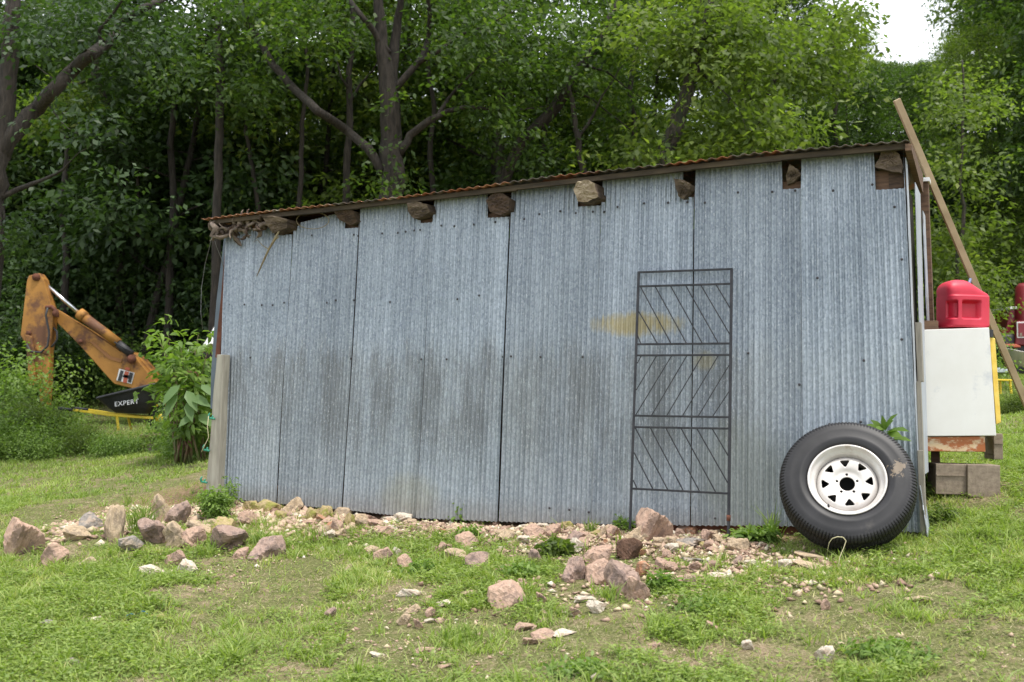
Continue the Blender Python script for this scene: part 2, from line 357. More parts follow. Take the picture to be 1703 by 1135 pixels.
# rocks
def rockm(n, a, b, c):
    m = simple(n, a, b, .95, 0, 3.2, bd=.03, c3=c, lo=.3, hi=.7, c3pos=.5, spec=.2, detail=10); return m
RK = {'pink': rockm('stone_pink', (.37, .24, .18), (.50, .355, .27), (.27, .19, .15)),
      'tan': rockm('stone_tan', (.38, .28, .18), (.52, .41, .29), (.27, .21, .15)),
      'grey': rockm('stone_grey', (.20, .18, .16), (.32, .29, .26), (.36, .29, .23)),
      'brown': rockm('stone_brown', (.11, .065, .045), (.17, .10, .07), (.09, .055, .04)),
      'mossy': rockm('stone_mossy', (.42, .32, .19), (.36, .29, .13), (.26, .25, .07)),
      'pale': rockm('stone_pale', (.50, .43, .34), (.62, .56, .47), (.38, .30, .23)),
      'purple': rockm('stone_purple', (.27, .185, .15), (.39, .285, .235), (.19, .14, .12)),
      'brick': rockm('stone_orange', (.40, .19, .11), (.46, .26, .16), (.38, .27, .19))}
LM = {'forest': leaf_mat('leaf_forest', (.022, .044, .014), (.080, .135, .030), .48, (.20, .25, .055)),
      'dark': leaf_mat('leaf_dark', (.018, .038, .016), (.056, .098, .030), .40),
      'bright': leaf_mat('leaf_bright', (.050, .090, .022), (.165, .220, .050), .52, (.33, .37, .09)),
      'blue': leaf_mat('leaf_bluegreen', (.028, .058, .024), (.095, .150, .052), .44),
      'weed': leaf_mat('leaf_weed', (.08, .15, .030), (.22, .32, .075), .42),
      'grass': leaf_mat('grass_blade', (.12, .19, .040), (.32, .40, .105), .38, (.58, .50, .28)),
      'straw': leaf_mat('dry_blade', (.30, .23, .14), (.62, .53, .36), .2),
      'pokeweed': leaf_mat('leaf_broad', (.06, .13, .045), (.15, .24, .085), .4)}

# ------------------------------------------------------------ ground
def ground_mat():
    m, t, b, l = nmat('ground_soil_and_turf')
    O = t.nodes.new('ShaderNodeTexCoord').outputs['Object']
    n1 = noise(t, O, 1.1, 6, .65); n2 = noise(t, O, 9, 8, .7); n3 = noise(t, O, 70, 5, .7)
    soil = ramp(t, [(.3, (.14, .10, .065)), (.5, (.28, .21, .14)), (.72, (.44, .35, .24))]); l(n3.outputs['Fac'], soil.inputs[0])
    turf = ramp(t, [(.3, (.05, .06, .02)), (.5, (.13, .14, .05)), (.72, (.28, .26, .13))]); l(n3.outputs['Fac'], turf.inputs[0])
    f = ramp(t, [(.49, (1, 1, 1)), (.62, (0, 0, 0))]); l(math_n(t, 'ADD', math_n(t, 'MULTIPLY', n1.outputs['Fac'], .35), math_n(t, 'MULTIPLY', n2.outputs['Fac'], .65)), f.inputs[0])
    c = mixc(t, f.outputs[0], soil.outputs[0], turf.outputs[0])
    sep = t.nodes.new('ShaderNodeSeparateXYZ'); l(O, sep.inputs[0])
    # broken reddish soil along the foot of the shed
    dw = math_n(t, 'ADD', math_n(t, 'MULTIPLY', math_n(t, 'SUBTRACT', sep.outputs['X'], float(ORG[0])), float(-WIN[0])), math_n(t, 'MULTIPLY', math_n(t, 'SUBTRACT', sep.outputs['Y'], float(ORG[1])), float(-WIN[1])))
    uw = math_n(t, 'ADD', math_n(t, 'MULTIPLY', math_n(t, 'SUBTRACT', sep.outputs['X'], float(ORG[0])), float(WD[0])), math_n(t, 'MULTIPLY', math_n(t, 'SUBTRACT', sep.outputs['Y'], float(ORG[1])), float(WD[1])))
    m1 = t.nodes.new('ShaderNodeMapRange'); m1.inputs[1].default_value = .62; m1.inputs[2].default_value = .28; l(math_n(t, 'ADD', dw, math_n(t, 'MULTIPLY', math_n(t, 'SUBTRACT', n2.outputs['Fac'], .5), .9)), m1.inputs[0])
    m2 = t.nodes.new('ShaderNodeMapRange'); m2.inputs[1].default_value = 4.5; m2.inputs[2].default_value = 4.1; l(uw, m2.inputs[0])
    m3 = t.nodes.new('ShaderNodeMapRange'); m3.inputs[1].default_value = -1.2; m3.inputs[2].default_value = -.6; l(uw, m3.inputs[0])
    rs_ = ramp(t, [(.3, (.13, .08, .05)), (.5, (.30, .19, .12)), (.72, (.44, .31, .21))]); l(n3.outputs['Fac'], rs_.inputs[0])
    c = mixc(t, math_n(t, 'MULTIPLY', math_n(t, 'MULTIPLY', m1.outputs[0], m2.outputs[0]), m3.outputs[0]), c, rs_.outputs[0])
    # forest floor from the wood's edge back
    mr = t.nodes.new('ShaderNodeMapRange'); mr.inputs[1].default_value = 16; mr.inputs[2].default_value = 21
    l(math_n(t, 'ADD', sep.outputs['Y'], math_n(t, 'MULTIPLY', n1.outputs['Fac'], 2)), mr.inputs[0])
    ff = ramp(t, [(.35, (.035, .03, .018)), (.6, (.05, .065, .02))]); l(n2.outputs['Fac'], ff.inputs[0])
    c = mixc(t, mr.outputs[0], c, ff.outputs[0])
    l(c, b.inputs['Base Color']); b.inputs['Roughness'].default_value = .97; b.inputs['Specular IOR Level'].default_value = .1
    bump(t, b, n3.outputs['Fac'], .02, .8)
    return m
M['ground'] = ground_mat()
def grid_axis(segs):
    a = []
    for lo, hi, st in segs: a += list(np.arange(lo, hi, st))
    a.append(segs[-1][1]); return np.array(a)
gx = grid_axis([(-160, -40, 12), (-40, -12, 2), (-12, -5, .4), (-5, 5, .06), (5, 12, .4), (12, 40, 2), (40, 160, 12)])
gy = grid_axis([(-160, -20, 12), (-20, 2.5, 1.2), (2.5, 10, .05), (10, 20, .3), (20, 50, 1.5), (50, 161, 12)])
X, Y = np.meshgrid(gx, gy); Z = G(X.ravel(), Y.ravel())
V = np.stack([X.ravel(), Y.ravel(), Z], 1); nx_, ny_ = len(gx), len(gy)
ii, jj = np.meshgrid(np.arange(nx_ - 1), np.arange(ny_ - 1)); a = (jj * nx_ + ii).ravel()
tag(link('ground', npmesh('ground', V, np.stack([a, a + 1, a + nx_ + 1, a + nx_], 1), M['ground'], smooth=True)), kind='structure')

# ------------------------------------------------------------ the shed
shed = empty('shed', tuple(ORG), WANG, 'low lean-to shed clad in grey corrugated galvanised sheets with log rafter ends', 'shed')
seam_top = [(378, 392), (489, 377), (600, 350), (722, 333), (852, 318), (1003, 302), (1156, 282), (1332, 264), (1503, 247)]
seam_bot = [(362, 828), (463, 838), (572, 848), (693, 862), (829, 868), (985, 872), (1150, 874), (1336, 876), (1531, 886)]
ST = [WL(*p) for p in seam_top]; SB = [WL(*p) for p in seam_bot]
openings = []       # (u0,u1,z_bottom)
for x0, x1, yb, xm in ((455, 488, 390, 0), (574, 598, 379, 0), (700, 723, 370, 0), (812, 850, 361, 0), (962, 1003, 342, 0), (1136, 1157, 328, 0), (1300, 1333, 313, 0), (1454, 1502, 314, 0)):
    ua, _ = WL(x0, yb); ub, zb = WL(x1, yb); openings.append((ua, ub, zb))
NW = 19
for k in range(8):
    (ut0, zt0), (ut1, zt1) = ST[k], ST[k + 1]; (ub0, zb0), (ub1, zb1) = SB[k], SB[k + 1]
    gl, gr = (0, .004, .0035, .0025, .005, .0012, .003, .0012, 0)[k:k + 2]
    ncol, nrow = NW * 8 + 1, 25; V = np.zeros((nrow, ncol, 3))
    lift = .004 * (k % 2)
    for j in range(ncol):
        s = j / (ncol - 1)
        ub = ub0 + gl + (ub1 - ub0 - gl - gr) * s; utp = ut0 + gl + (ut1 - ut0 - gl - gr) * s
        zb = zb0 + (zb1 - zb0) * s + .004 * math.cos(2 * math.pi * NW * s); zt = zt0 + (zt1 - zt0) * s + .02
        for o0, o1, oz in openings:
            if o0 <= utp <= o1: zt = oz
        for i in range(nrow):
            r = i / (nrow - 1); z = zb + (zt - zb) * r
            rr = (z - zb0) / (zt0 - zb0); u = ub + (utp - ub) * rr
            y = -(.0068 + .0012 * math.sin(s * 31 + k * 5)) * math.cos(2 * math.pi * NW * s) - lift - .007 * math.sin(u * 2.1 + z * 1.3) - .004 * math.sin(u * 5.7 - z * 3.1 + k) - .012 * (abs(s - .5) * 2) ** 14 * (random.random() * .2 + .5)
            V[i, j] = (u, y, z)
    ii, jj = np.meshgrid(np.arange(ncol - 1), np.arange(nrow - 1)); a = (jj * ncol + ii).ravel()
    me = npmesh('corrugated_sheet', V.reshape(-1, 3), np.stack([a, a + 1, a + ncol + 1, a + ncol], 1), M['galv'][(0, 1, 0, 2, 1, 0, 1, 2)[k]], smooth=True)
    sh = link('corrugated_sheet', me, shed)
    openings_k = k
    # nail heads of this sheet
    nails = [(520, 392), (590, 391), (597, 393), (637, 389), (663, 388), (676, 386), (690, 384), (700, 383), (735, 376), (757, 377), (789, 374), (825, 370), (848, 364),
             (873, 365), (898, 357), (933, 352), (959, 355), (987, 353), (1006, 353), (1028, 345), (1072, 339), (1112, 338), (1144, 337), (1173, 338), (1228, 321), (1285, 320), (1323, 318), (1386, 318),
             (1451, 308), (1488, 345), (384, 507), (408, 507), (437, 508), (455, 508), (474, 504), (545, 504), (560, 500), (650, 503), (590, 500), (762, 498), (798, 492), (1360, 463), (1500, 432), (1502, 488), (1500, 565),
             (418, 595), (585, 597), (702, 598), (744, 598), (838, 594), (851, 593), (900, 594), (970, 594), (1002, 592), (1245, 588), (1437, 600), (915, 845), (948, 848), (980, 852), (1190, 862), (1380, 706), (1330, 640), (1432, 702)]
    for px, py in nails:
        u, z = WL(px, py)
        if seam_top[k][0] - 4 <= px + (py - 330) * .02 * (1150 - px) / 700 < seam_top[k + 1][0] - 4:
            MB().lathe([(0, .004), (.006, .0035), (.0085, 0)], 8).build('nail', M['nail'], sh, (u, -.012, z), (R(90), 0, 0))
# rusty older sheet showing under the new ones, and lip
ua, za = WL(868, 872); ub, zb = WL(1325, 886)
n = 120; V = []
for r, zz in enumerate((-.02, .10)):
    for j in range(n + 1):
        s = j / n; V.append((ua + (ub - ua) * s, .034 + .008 * math.cos(s * n / 8 * 2 * math.pi), zz + za + (zb - za) * s - .035 + (r == 0) * (.006 * math.cos(s * n / 8 * 2 * math.pi) + random.uniform(-.006, .004))))
link('rusted_sheet', npmesh('rusted_sheet', V, [(j, j + 1, n + 2 + j, n + 1 + j) for j in range(n)], M['rust']), shed)
UR = ST[8][0]; UL = ST[0][0]; DEP = 1.22
# inner shell, so that nothing shows through
mb = MB(); mb.box(((UL + UR) / 2, DEP - .02, .95), (UR - UL - .1, .03, 2.2)); mb.build('back_wall', M['darkwood'], shed)
mb = MB(); mb.box((UL + .06, DEP / 2, .9), (.02, DEP - .1, 1.75)); mb.build('side_wall', M['darkwood'], shed)
# timber behind the cladding: sill plate and top plate following the roof
def roofz(u):      # underside of the roof along the wall, from its front edge
    pts = RZ; return float(np.interp(u, [p[0] for p in pts], [p[1] for p in pts]))
RZ = [WL(px, py, .15) for px, py in ((335, 366), (600, 336), (800, 312), (900, 298), (1100, 275), (1250, 257), (1400, 246), (1512, 237))]
s_ = (RZ[-1][1] - RZ[0][1]) / (RZ[-1][0] - RZ[0][0])
mb = MB(); n = 12
for i in range(n):
    a = UL + .04 + (UR - UL - .08) * i / n; b = UL + .04 + (UR - UL - .08) * (i + 1) / n
    mb.bar((a, .06, roofz(a) - .20), (b, .06, roofz(b) - .20), .07, .10)
mb.build('top_plate', M['brownwood'], shed)
# roof: corrugations run front to back, edge waves show
wv = .067; U0, U1 = RZ[0][0], RZ[-1][0]; nn_ = int((U1 - U0) / wv) * 8; V = []
for y in (-.15, -.10, DEP * .5, DEP + .1):
    for j in range(nn_ + 1):
        u = U0 + (U1 - U0) * j / nn_
        V.append((u, y + (random.uniform(-.006, .006) if y == -.15 else 0), roofz(u) + .008 + .0055 * math.cos(2 * math.pi * (u - U0) / wv) + .004 * math.sin(u * 3)))
F = [(r * (nn_ + 1) + j, r * (nn_ + 1) + j + 1, (r + 1) * (nn_ + 1) + j + 1, (r + 1) * (nn_ + 1) + j) for r in range(3) for j in range(nn_)]
ro = link('roof', npmesh('roof', V, F, M['roof'], smooth=True), shed)
ro.data.materials.append(M['roofrust'])
for p in ro.data.polygons:
    if p.center[0] < U0 + 1.0 or (p.center[0] < U0 + 2.6 and math.sin(p.center[0] * 9) > .1): p.material_index = 1
so = ro.modifiers.new('thick', 'SOLIDIFY'); so.thickness = .004
mb = MB()
FZ = [WL(px, py, .10) for px, py in ((350, 369), (600, 341), (860, 311), (1150, 277), (1300, 261), (1508, 241))]
for (a, za), (b, zb) in zip(FZ[:-1], FZ[1:]):
    mb.prism([(a, -.115, za + .008), (b, -.115, zb + .008), (b, -.115, zb - .026), (a, -.115, za - .022)], (0, .035, 0))
mb.build('fascia_board', M['fascia'], shed)
mb = MB(); mb.prism([(UR + .02, -.14, RZ[-1][1] - .005), (UR + .02, .75, RZ[-1][1] - .005), (UR + .02, .75, RZ[-1][1] - .13), (UR + .02, .6, RZ[-1][1] - .12), (UR + .02, -.14, RZ[-1][1] - .045)], (.035, 0, 0))
mb.build('barge_board', M['brownwood'], shed)
# log rafter ends
def log_end(outline, off, mt, bark, seed=0, slope=.6):
    """log through the wall; outline of its cut face in photograph pixels"""
    rs = random.Random(seed); pts = [WLP(x, y, off) for x, y in outline]; prof = []
    for i in range(len(pts)):                              # subdivide the outline and roughen it
        a, b = pts[i], pts[(i + 1) % len(pts)]
        for q in range(4):
            f = q / 4; prof.append((a[0] + (b[0] - a[0]) * f + rs.uniform(-.003, .003), a[2] + (b[2] - a[2]) * f + rs.uniform(-.003, .003)))
    n = len(prof); cu = sum(p[0] for p in prof) / n; cz = sum(p[1] for p in prof) / n
    dy = lambda z: slope * (cz - z)
    V = []
    for q in range(7):
        t = q / 6
        for u, z in prof: V.append((u + .012 * t + rs.uniform(-.003, .003) * (q > 0), (-off + dy(z)) * (1 - t) + .35 * t, z + rs.uniform(-.003, .003) * (q > 0)))
    lo = MB().add(V, [(q * n + i, q * n + (i + 1) % n, (q + 1) * n + (i + 1) % n, (q + 1) * n + i) for q in range(6) for i in range(n)]).build('rafter_log', bark, shed)
    V = []; rings = 6
    for q in range(rings):
        f = 1 - q / rings
        for k in range(n):
            u, z = prof[k]; u = cu + (u - cu) * f; z = cz + (z - cz) * f
            V.append((u, -off - .003 + dy(z) - (q > 0) * rs.uniform(-.005, .006), z))
    V.append((cu, -off - .006, cz)); c_ = len(V) - 1
    F = [(q * n + i, q * n + (i + 1) % n, (q + 1) * n + (i + 1) % n, (q + 1) * n + i) for q in range(rings - 1) for i in range(n)] + [((rings - 1) * n + i, (rings - 1) * n + (i + 1) % n, c_) for i in range(n)]
    return MB().add(V, F).build('cut_face', mt, lo)
log_end([(441, 361), (462, 360), (480, 366), (476, 378), (463, 383), (450, 388), (444, 376)], .13, M['logend'], M['logbark'], 1)
log_end([(556, 349), (570, 347), (590, 352), (592, 368), (578, 374), (562, 366)], .07, M['darkwood'], M['logbark'], 2)
log_end([(680, 339), (695, 336), (712, 341), (714, 352), (700, 360), (683, 362), (678, 352)], .10, M['logend'], M['logbark'], 3)
log_end([(809, 334), (820, 323), (836, 321), (848, 331), (846, 350), (832, 358), (814, 352)], .08, M['darkwood'], M['logbark'], 4, .2)
log_end([(954, 316), (962, 303), (978, 300), (990, 305), (994, 328), (975, 335), (960, 335)], .16, M['loglight'], M['logbark'], 5, .3)
log_end([(1123, 299), (1138, 301), (1150, 307), (1146, 318), (1133, 330), (1126, 326)], .08, M['logend'], M['logbark'], 6)
log_end([(1307, 292), (1316, 275), (1327, 283), (1332, 291), (1318, 302), (1308, 306)], .03, M['logend'], M['logbark'], 7)
log_end([(1455, 278), (1463, 260), (1470, 245), (1484, 246), (1496, 258), (1501, 275), (1500, 288), (1478, 284)], .04, M['logend'], M['logbark'], 8, .1)
# brown board under the logs in the openings
for (o0, o1, oz), h in zip(openings, (.06, .05, .04, .03, .04, .035, .05, .12)):
    MB().box(((o0 + o1) / 2 - .01, .04, oz + h / 2 - .015), (o1 - o0 + .05, .02, h + .03)).build('packing_board', M['brownwood'], shed)
# right-hand end: side cladding strips, boards
def strip(name, pts, off0, mat, thick=.004, w=None):
    """vertical strip through pixel points [(xl,xr,y)...] on the plane of the shed's right end"""
    mb = MB(); L_, R_ = [], []
    for xl, xr, y in pts:
        L_.append(w2l(end_hit(xl, y, off0))); R_.append(w2l(end_hit(xr, y, off0)))
    V = L_ + R_; n = len(L_); V += [(p[0] - thick, p[1], p[2]) for p in V]
    F = [(i, n + i, n + i + 1, i + 1) for i in range(n - 1)] + [(2 * n + i, 2 * n + i + 1, 3 * n + i + 1, 3 * n + i) for i in range(n - 1)]
    F += [(i, i + 1, 2 * n + i + 1, 2 * n + i) for i in range(n - 1)] + [(n + i, 3 * n + i, 3 * n + i + 1, n + i + 1) for i in range(n - 1)]
    mb.add(V, F); return mb.build(name, mat, shed)
def end_hit(px, py, off=0.0):        # pixel -> plane u = UR+.02+off
    d = ray(px, py); q = ORG[:2] + WD * (UR + .05 + off)
    t = float(np.dot(q, WD) / np.dot(d[:2], WD)); t = min(max(t, 5.6), 7.9); return CAM + d * t
e0 = UR + .01; e1 = SB[8][0]
def lean(z): return e0 + (e1 - e0) * max(0, min(1, 1 - z / 2.2))
def endbox(name, y0, y1, z0, z1, mat, out=0.0, th=.02, jag=0, out1=None):
    """piece of the right-hand end, from y0 to y1 into depth"""
    out1 = out if out1 is None else out1
    n = 14; V = []; rs = random.Random(int(y0 * 1000 + z0 * 77))
    for i in range(n + 1):
        z = z0 + (z1 - z0) * i / n; u = lean(z) + out + (out1 - out) * i / n
        j0 = rs.uniform(-jag, jag); j1 = rs.uniform(-jag, jag)
        V += [(u, y0 + j0, z), (u + th, y0 + j0, z), (u + th, y1 + j1, z), (u, y1 + j1, z)]
    F = [(i * 4 + k, i * 4 + (k + 1) % 4, i * 4 + 4 + (k + 1) % 4, i * 4 + 4 + k) for i in range(n) for k in range(4)] + [(3, 2, 1, 0), (n * 4, n * 4 + 1, n * 4 + 2, n * 4 + 3)]
    return MB().add(V, F).build(name, mat, shed)
TZ = RZ[-1][1] - .06
endbox('corner_flashing', -.012, .10, .02, TZ, M['whitemetal'], .0, .004, .012)
endbox('corner_post', .02, .12, -.05, TZ, M['darkwood'], -.10, .08)
endbox('side_sheet', .22, .62, .35, TZ - .10, M['whitemetal'], .012, .004, .01, .03)
endbox('side_sheet', .78, 1.0, .9, TZ - .18, M['whitemetal'], .03, .006, .012)
endbox('side_batten', .10, .20, .9, 1.25, M['greywood'], .01, .03)
endbox('side_batten', .06, .14, -.02, .9, M['greywood'], .006, .022)
endbox('side_batten', -.03, .03, .0, .50, M['greywood'], .004, .03)
endbox('door_post', .98, 1.08, .0, TZ + .05, M['brownwood'], .01, .05)
endbox('post_cap', .96, 1.10, TZ + .05, TZ + .075, M['whitepaint'], .0, .07)
endbox('side_boards', .16, 1.0, -.05, TZ - .05, M['interior'], -.06, .02)
endbox('foot_sheet', -.05, .16, -.08, .30, M['whitemetal'], .05, .004, .01, .01)
# left-hand end: dark sheet edge, rusty strip
def quadstrip(name, px_pts, off, mat, th=.01):
    L_ = [WLP(a, y, off) for a, b, y in px_pts]; R_ = [WLP(b, y, off) for a, b, y in px_pts]; n = len(L_)
    V = L_ + R_; V += [(p[0], p[1] + th, p[2]) for p in V]
    F = [(i, n + i, n + i + 1, i + 1) for i in range(n - 1)] + [(2 * n + i, 2 * n + i + 1, 3 * n + i + 1, 3 * n + i) for i in range(n - 1)]
    F += [(i, i + 1, 2 * n + i + 1, 2 * n + i) for i in range(n - 1)] + [(n + i, 3 * n + i, 3 * n + i + 1, n + i + 1) for i in range(n - 1)]
    return MB().add(V, F).build(name, mat, shed)
quadstrip('edge_sheet', [(373, 378, 392), (366, 372, 450), (360, 368, 500), (355, 363, 560), (351, 360, 620), (350, 358, 680)], -.06, simple('blue_grey_edge', (.09, .115, .14), (.13, .16, .185), .5, .4, 5), .5)
quadstrip('rusty_strip', [(376, 384, 392), (371, 377, 450), (367, 372, 500), (362, 369, 545), (358, 366, 595)], -.015, M['rust'], .02)

# ------------------------------------------------------------ roots and twigs caught under the eave
def squiggle(p, n, step, rs, bias=(0, 0, 0)):
    d = Vector((rs.uniform(-1, 1), rs.uniform(-.4, .2), rs.uniform(-.6, .6))).normalized(); pts = [Vector(p)]
    for _ in range(n):
        d = (d + Vector((rs.uniform(-.7, .7), rs.uniform(-.3, .3), rs.uniform(-.7, .7))) + Vector(bias)).normalized(); pts.append(pts[-1] + d * step)
    return pts
rs = random.Random(5)
rt = empty('root_tangle', tuple(ORG), WANG, 'tangle of dry grey roots wedged under the low left end of the roof', 'roots')
for k in range(44):
    px = 356 + rs.random() ** 1.1 * 92; py = 377 + rs.random() * 16 * (1 - (px - 356) / 110) - (px - 352) * .05
    p = WLP(px, py, .04 + rs.random() * .05)
    MB().tube(squiggle(p, 7, .020, rs, (.25 * (1 if px < 400 else rs.choice((-1, 1))), 0, .05)), [.017 * f * rs.uniform(.4, 1.3) for f in (1, 1, .9, .8, .7, .55, .4, .2)], 6, wob=.15).build('root', M['root'] if k % 3 else M['darkwood'], rt)
MB().tube([WLP(*p) for p in ((352, 372, .13), (360, 380, .14), (352, 392, .13), (366, 396, .12), (385, 390, .1))], [.02, .03, .02, .018, .01], 7).build('root', M['root'], rt)
tw = empty('dry_twig', tuple(ORG), WANG, 'forked dry twig hanging below the first log end at the left', 'twig')
MB().tube([WLP(*p) for p in ((464, 385, .10), (456, 400, .09), (447, 415, .07), (437, 437, .06), (427, 460, .05))], [.006, .010, .008, .007, .003], 6).build('stem', M['twig'], tw)
MB().tube([WLP(*p) for p in ((447, 415, .07), (436, 408, .06), (428, 399, .05), (422, 403, .05))], [.004, .003, .002, .001], 5).build('side_shoot', M['twig'], tw)
MB().tube([WLP(*p) for p in ((456, 400, .09), (463, 395, .08), (461, 388, .08), (455, 394, .08))], [.006, .005, .004, .002], 5).build('side_shoot', M['twig'], tw)
pts = [WLP(520 + 27 * math.cos(a), 367 + 14 * math.sin(a), .05) for a in np.linspace(0, 2 * math.pi * 1.05, 30)]
o = MB().tube(pts, .003, 5).build('wire_loop', M['twig'], None, tuple(ORG), (0, 0, WANG)); tag(o, 'thin loop of old wire hanging between the first and second log ends', 'wire')
pts = [WLP(*p) for p in ((353, 388, .1), (350, 405, .08), (341, 440, .0), (335, 480, 0), (334, 520, 0), (337, 548, 0))]
o = MB().tube(pts, .0018, 4).build('hanging_wire', M['wire'], None, tuple(ORG), (0, 0, WANG)); tag(o, 'long thin wire dangling from the low left corner of the roof', 'wire')
pts = [WLP(*p) for p in ((353, 388, .1), (360, 410, .06), (368, 430, .02), (372, 447, 0))]
o = MB().tube(pts, .0018, 4).build('hanging_wire', M['wire'], None, tuple(ORG), (0, 0, WANG)); tag(o, 'short thin wire slanting to the left edge of the cladding', 'wire')

# ------------------------------------------------------------ fence post with insulators
post = empty('fence_post', tuple(ORG), WANG, 'grey squared wooden post with green insulators at the left corner of the shed', 'post')
pb = MB(); a0 = WLP(360, 590, .10); a1 = WLP(372, 590, .10); b0 = WLP(338, 868, .10); b1 = WLP(360, 868, .10)
def lerp(a, b, s): return tuple(a[i] + (b[i] - a[i]) * s for i in range(3))
V = []; rs = random.Random(2)
for i in range(11):
    s = i / 10; l_ = lerp(a0, b0, s); r_ = lerp(a1, b1, s); j = rs.uniform(-.003, .003)
    for q in (l_, r_): V.append((q[0] + j, q[1], q[2]))
    V += [(r_[0] + j, r_[1] + .075, r_[2]), (l_[0] + j, l_[1] + .075, l_[2])]
pb.add(V, [(i * 4 + k, i * 4 + (k + 1) % 4, i * 4 + 4 + (k + 1) % 4, i * 4 + 4 + k) for i in range(10) for k in range(4)] + [(3, 2, 1, 0), (40, 41, 42, 43)])
pb.build('post', M['postwood'], post, bevel=.004)
for px, py in ((352, 696), (343, 749), (339, 802)):
    p = Vector(WLP(px, py, .13))
    ins = MB().tube([p + Vector((.03, 0, -.004)), p, p + Vector((-.022, 0, .0))], [.007, .010, .007], 8).tube([p + Vector((-.022, 0, 0)), p + Vector((-.03, -.0, .022)), p + Vector((-.018, 0, .040))], [.008, .008, .005], 8).tube([p + Vector((.005, 0, 0)), p + Vector((.012, 0, .022))], [.008, .005], 8).build('insulator', M['greenpl'], post)
o = MB().tube([WLP(*p) for p in ((347, 692, .15), (345, 710, .15), (347, 728, .16), (340, 742, .16), (335, 752, .16))], .003, 5).build('cord', M['cord'], None, tuple(ORG), (0, 0, WANG))
tag(o, 'pale electric fence cord strung between the green insulators of the post', 'cord')

# ------------------------------------------------------------ iron trellis
tr = empty('iron_trellis', tuple(ORG), WANG, 'tall black iron trellis with slanting bars leaning on the shed wall', 'trellis')
def T(zx, zy):
    px = 1020 + zx / 2.3165; py = 430 + zy / 2.3165
    return WLP(px, py, .045 + .14 * (py - 447) / 458)
MB().bar(T(98, 51), T(64, 1045), .014).build('stile', M['iron'], tr, bevel=.002)
MB().bar(T(456, 40), T(443, 1110), .016).build('stile', M['iron'], tr, bevel=.002)
for a, b in (((96, 54), (460, 41)), ((102, 108), (452, 98)), ((92, 331), (448, 328)), ((90, 374), (448, 372)), ((82, 606), (445, 612)), ((80, 650), (445, 656)), ((72, 887), (443, 906))):
    MB().bar(T(*a), T(*b), .013).build('rail', M['iron'], tr, bevel=.002)
for a, b, c_, d_ in ((105, 110, 222, 328), (160, 106, 282, 328), (220, 105, 343, 328), (278, 103, 405, 328), (336, 101, 450, 295), (395, 100, 450, 192), (98, 205, 170, 329), (92, 295, 106, 329),
                     (108, 375, 92, 405), (167, 375, 88, 508), (225, 375, 86, 604), (284, 374, 147, 606), (343, 374, 205, 608), (405, 374, 266, 608), (447, 410, 326, 610), (446, 513, 382, 610),
                     (84, 652, 210, 892), (143, 654, 270, 896), (203, 655, 333, 899), (262, 656, 395, 902), (322, 656, 441, 865), (381, 656, 442, 760), (80, 748, 153, 890), (77, 855, 92, 888)):
    MB().bar(T(a, b), T(c_, d_), .006).build('slanting_bar', M['iron'], tr)
c = Vector(T(444, 1000)); MB().tube([c + Vector((0, 0, .018)), c - Vector((0, 0, .018))], .013, 8).build('bracket', M['rust'], tr)

# ------------------------------------------------------------ wheel
wc = P(1409, 809, 6.28)
wheel = empty('spare_wheel', (0, 0, 0), 0, 'trailer wheel with white eight-hole rim leaning against the right end of the shed', 'wheel')
_y = R(7); wn = np.array([-WIN[0] * math.cos(_y) - WIN[1] * -math.sin(_y), -WIN[1] * math.cos(_y) - WIN[0] * math.sin(_y), 0]); wn /= np.linalg.norm(wn); tilt = R(28)
ax = Vector((wn[0] * math.cos(tilt), wn[1] * math.cos(tilt), math.sin(tilt)))      # outward axis = local Z
xx = Vector((0, 0, 1)).cross(ax).normalized(); yy = ax.cross(xx)
wheel.matrix_world = Matrix(((xx.x, yy.x, ax.x, wc[0]), (xx.y, yy.y, ax.y, wc[1]), (xx.z, yy.z, ax.z, wc[2]), (0, 0, 0, 1)))
RT, RR = .372, .212
def tyre():
    prof = [(RR - .012, -.06), (RR, -.085), (RR + .03, -.098), (.30, -.108), (.335, -.104), (.352, -.096), (.363, -.084), (.368, -.06), (.371, -.03), (.372, 0), (.371, .03), (.368, .06),
            (.366, .075), (.361, .086), (.352, .096), (.343, .101), (.335, .104), (.325, .105), (.322, .1065), (.300, .108), (.262, .107), (.258, .1085), (.246, .106), (.230, .1), (.216, .092), (RR + .002, .084), (RR - .01, .06)]
    n = 480; V = []; 
    for i, (r, z) in enumerate(prof):
        for k in range(n):
            rr, zz = r, z; g = k % 4
            if r > .34:
                tread = (abs(z) < .095)
                if g == 0 and abs(z) > .045: rr -= .0045; zz -= math.copysign(.002, z)
                if g == 2 and abs(z) < .045: rr -= .003
                if abs(abs(z) - .03) < .001: rr -= .010
            a = 2 * math.pi * k / n; V.append((rr * math.cos(a), rr * math.sin(a), zz))
    F = [(i * n + k, i * n + (k + 1) % n, (i + 1) * n + (k + 1) % n, (i + 1) * n + k) for i in range(len(prof) - 1) for k in range(n)]
    mb = MB(); mb.add(V, F, True)
    return mb.build('tyre', M['rubber'], wheel)
ty = tyre()
for p in ty.data.polygons:
    if math.hypot(p.center[0], p.center[1]) > .340: p.use_smooth = False
MB().lathe([(RR - .006, .083), (RR + .002, .094), (RR - .001, .099), (RR - .010, .096), (RR - .014, .080), (RR - .022, .068), (RR - .034, .064), (RR - .038, .052), (.168, .030), (.163, .0), (.163, -.06), (RR, -.085)], 96).build('rim', M['rim'], wheel)
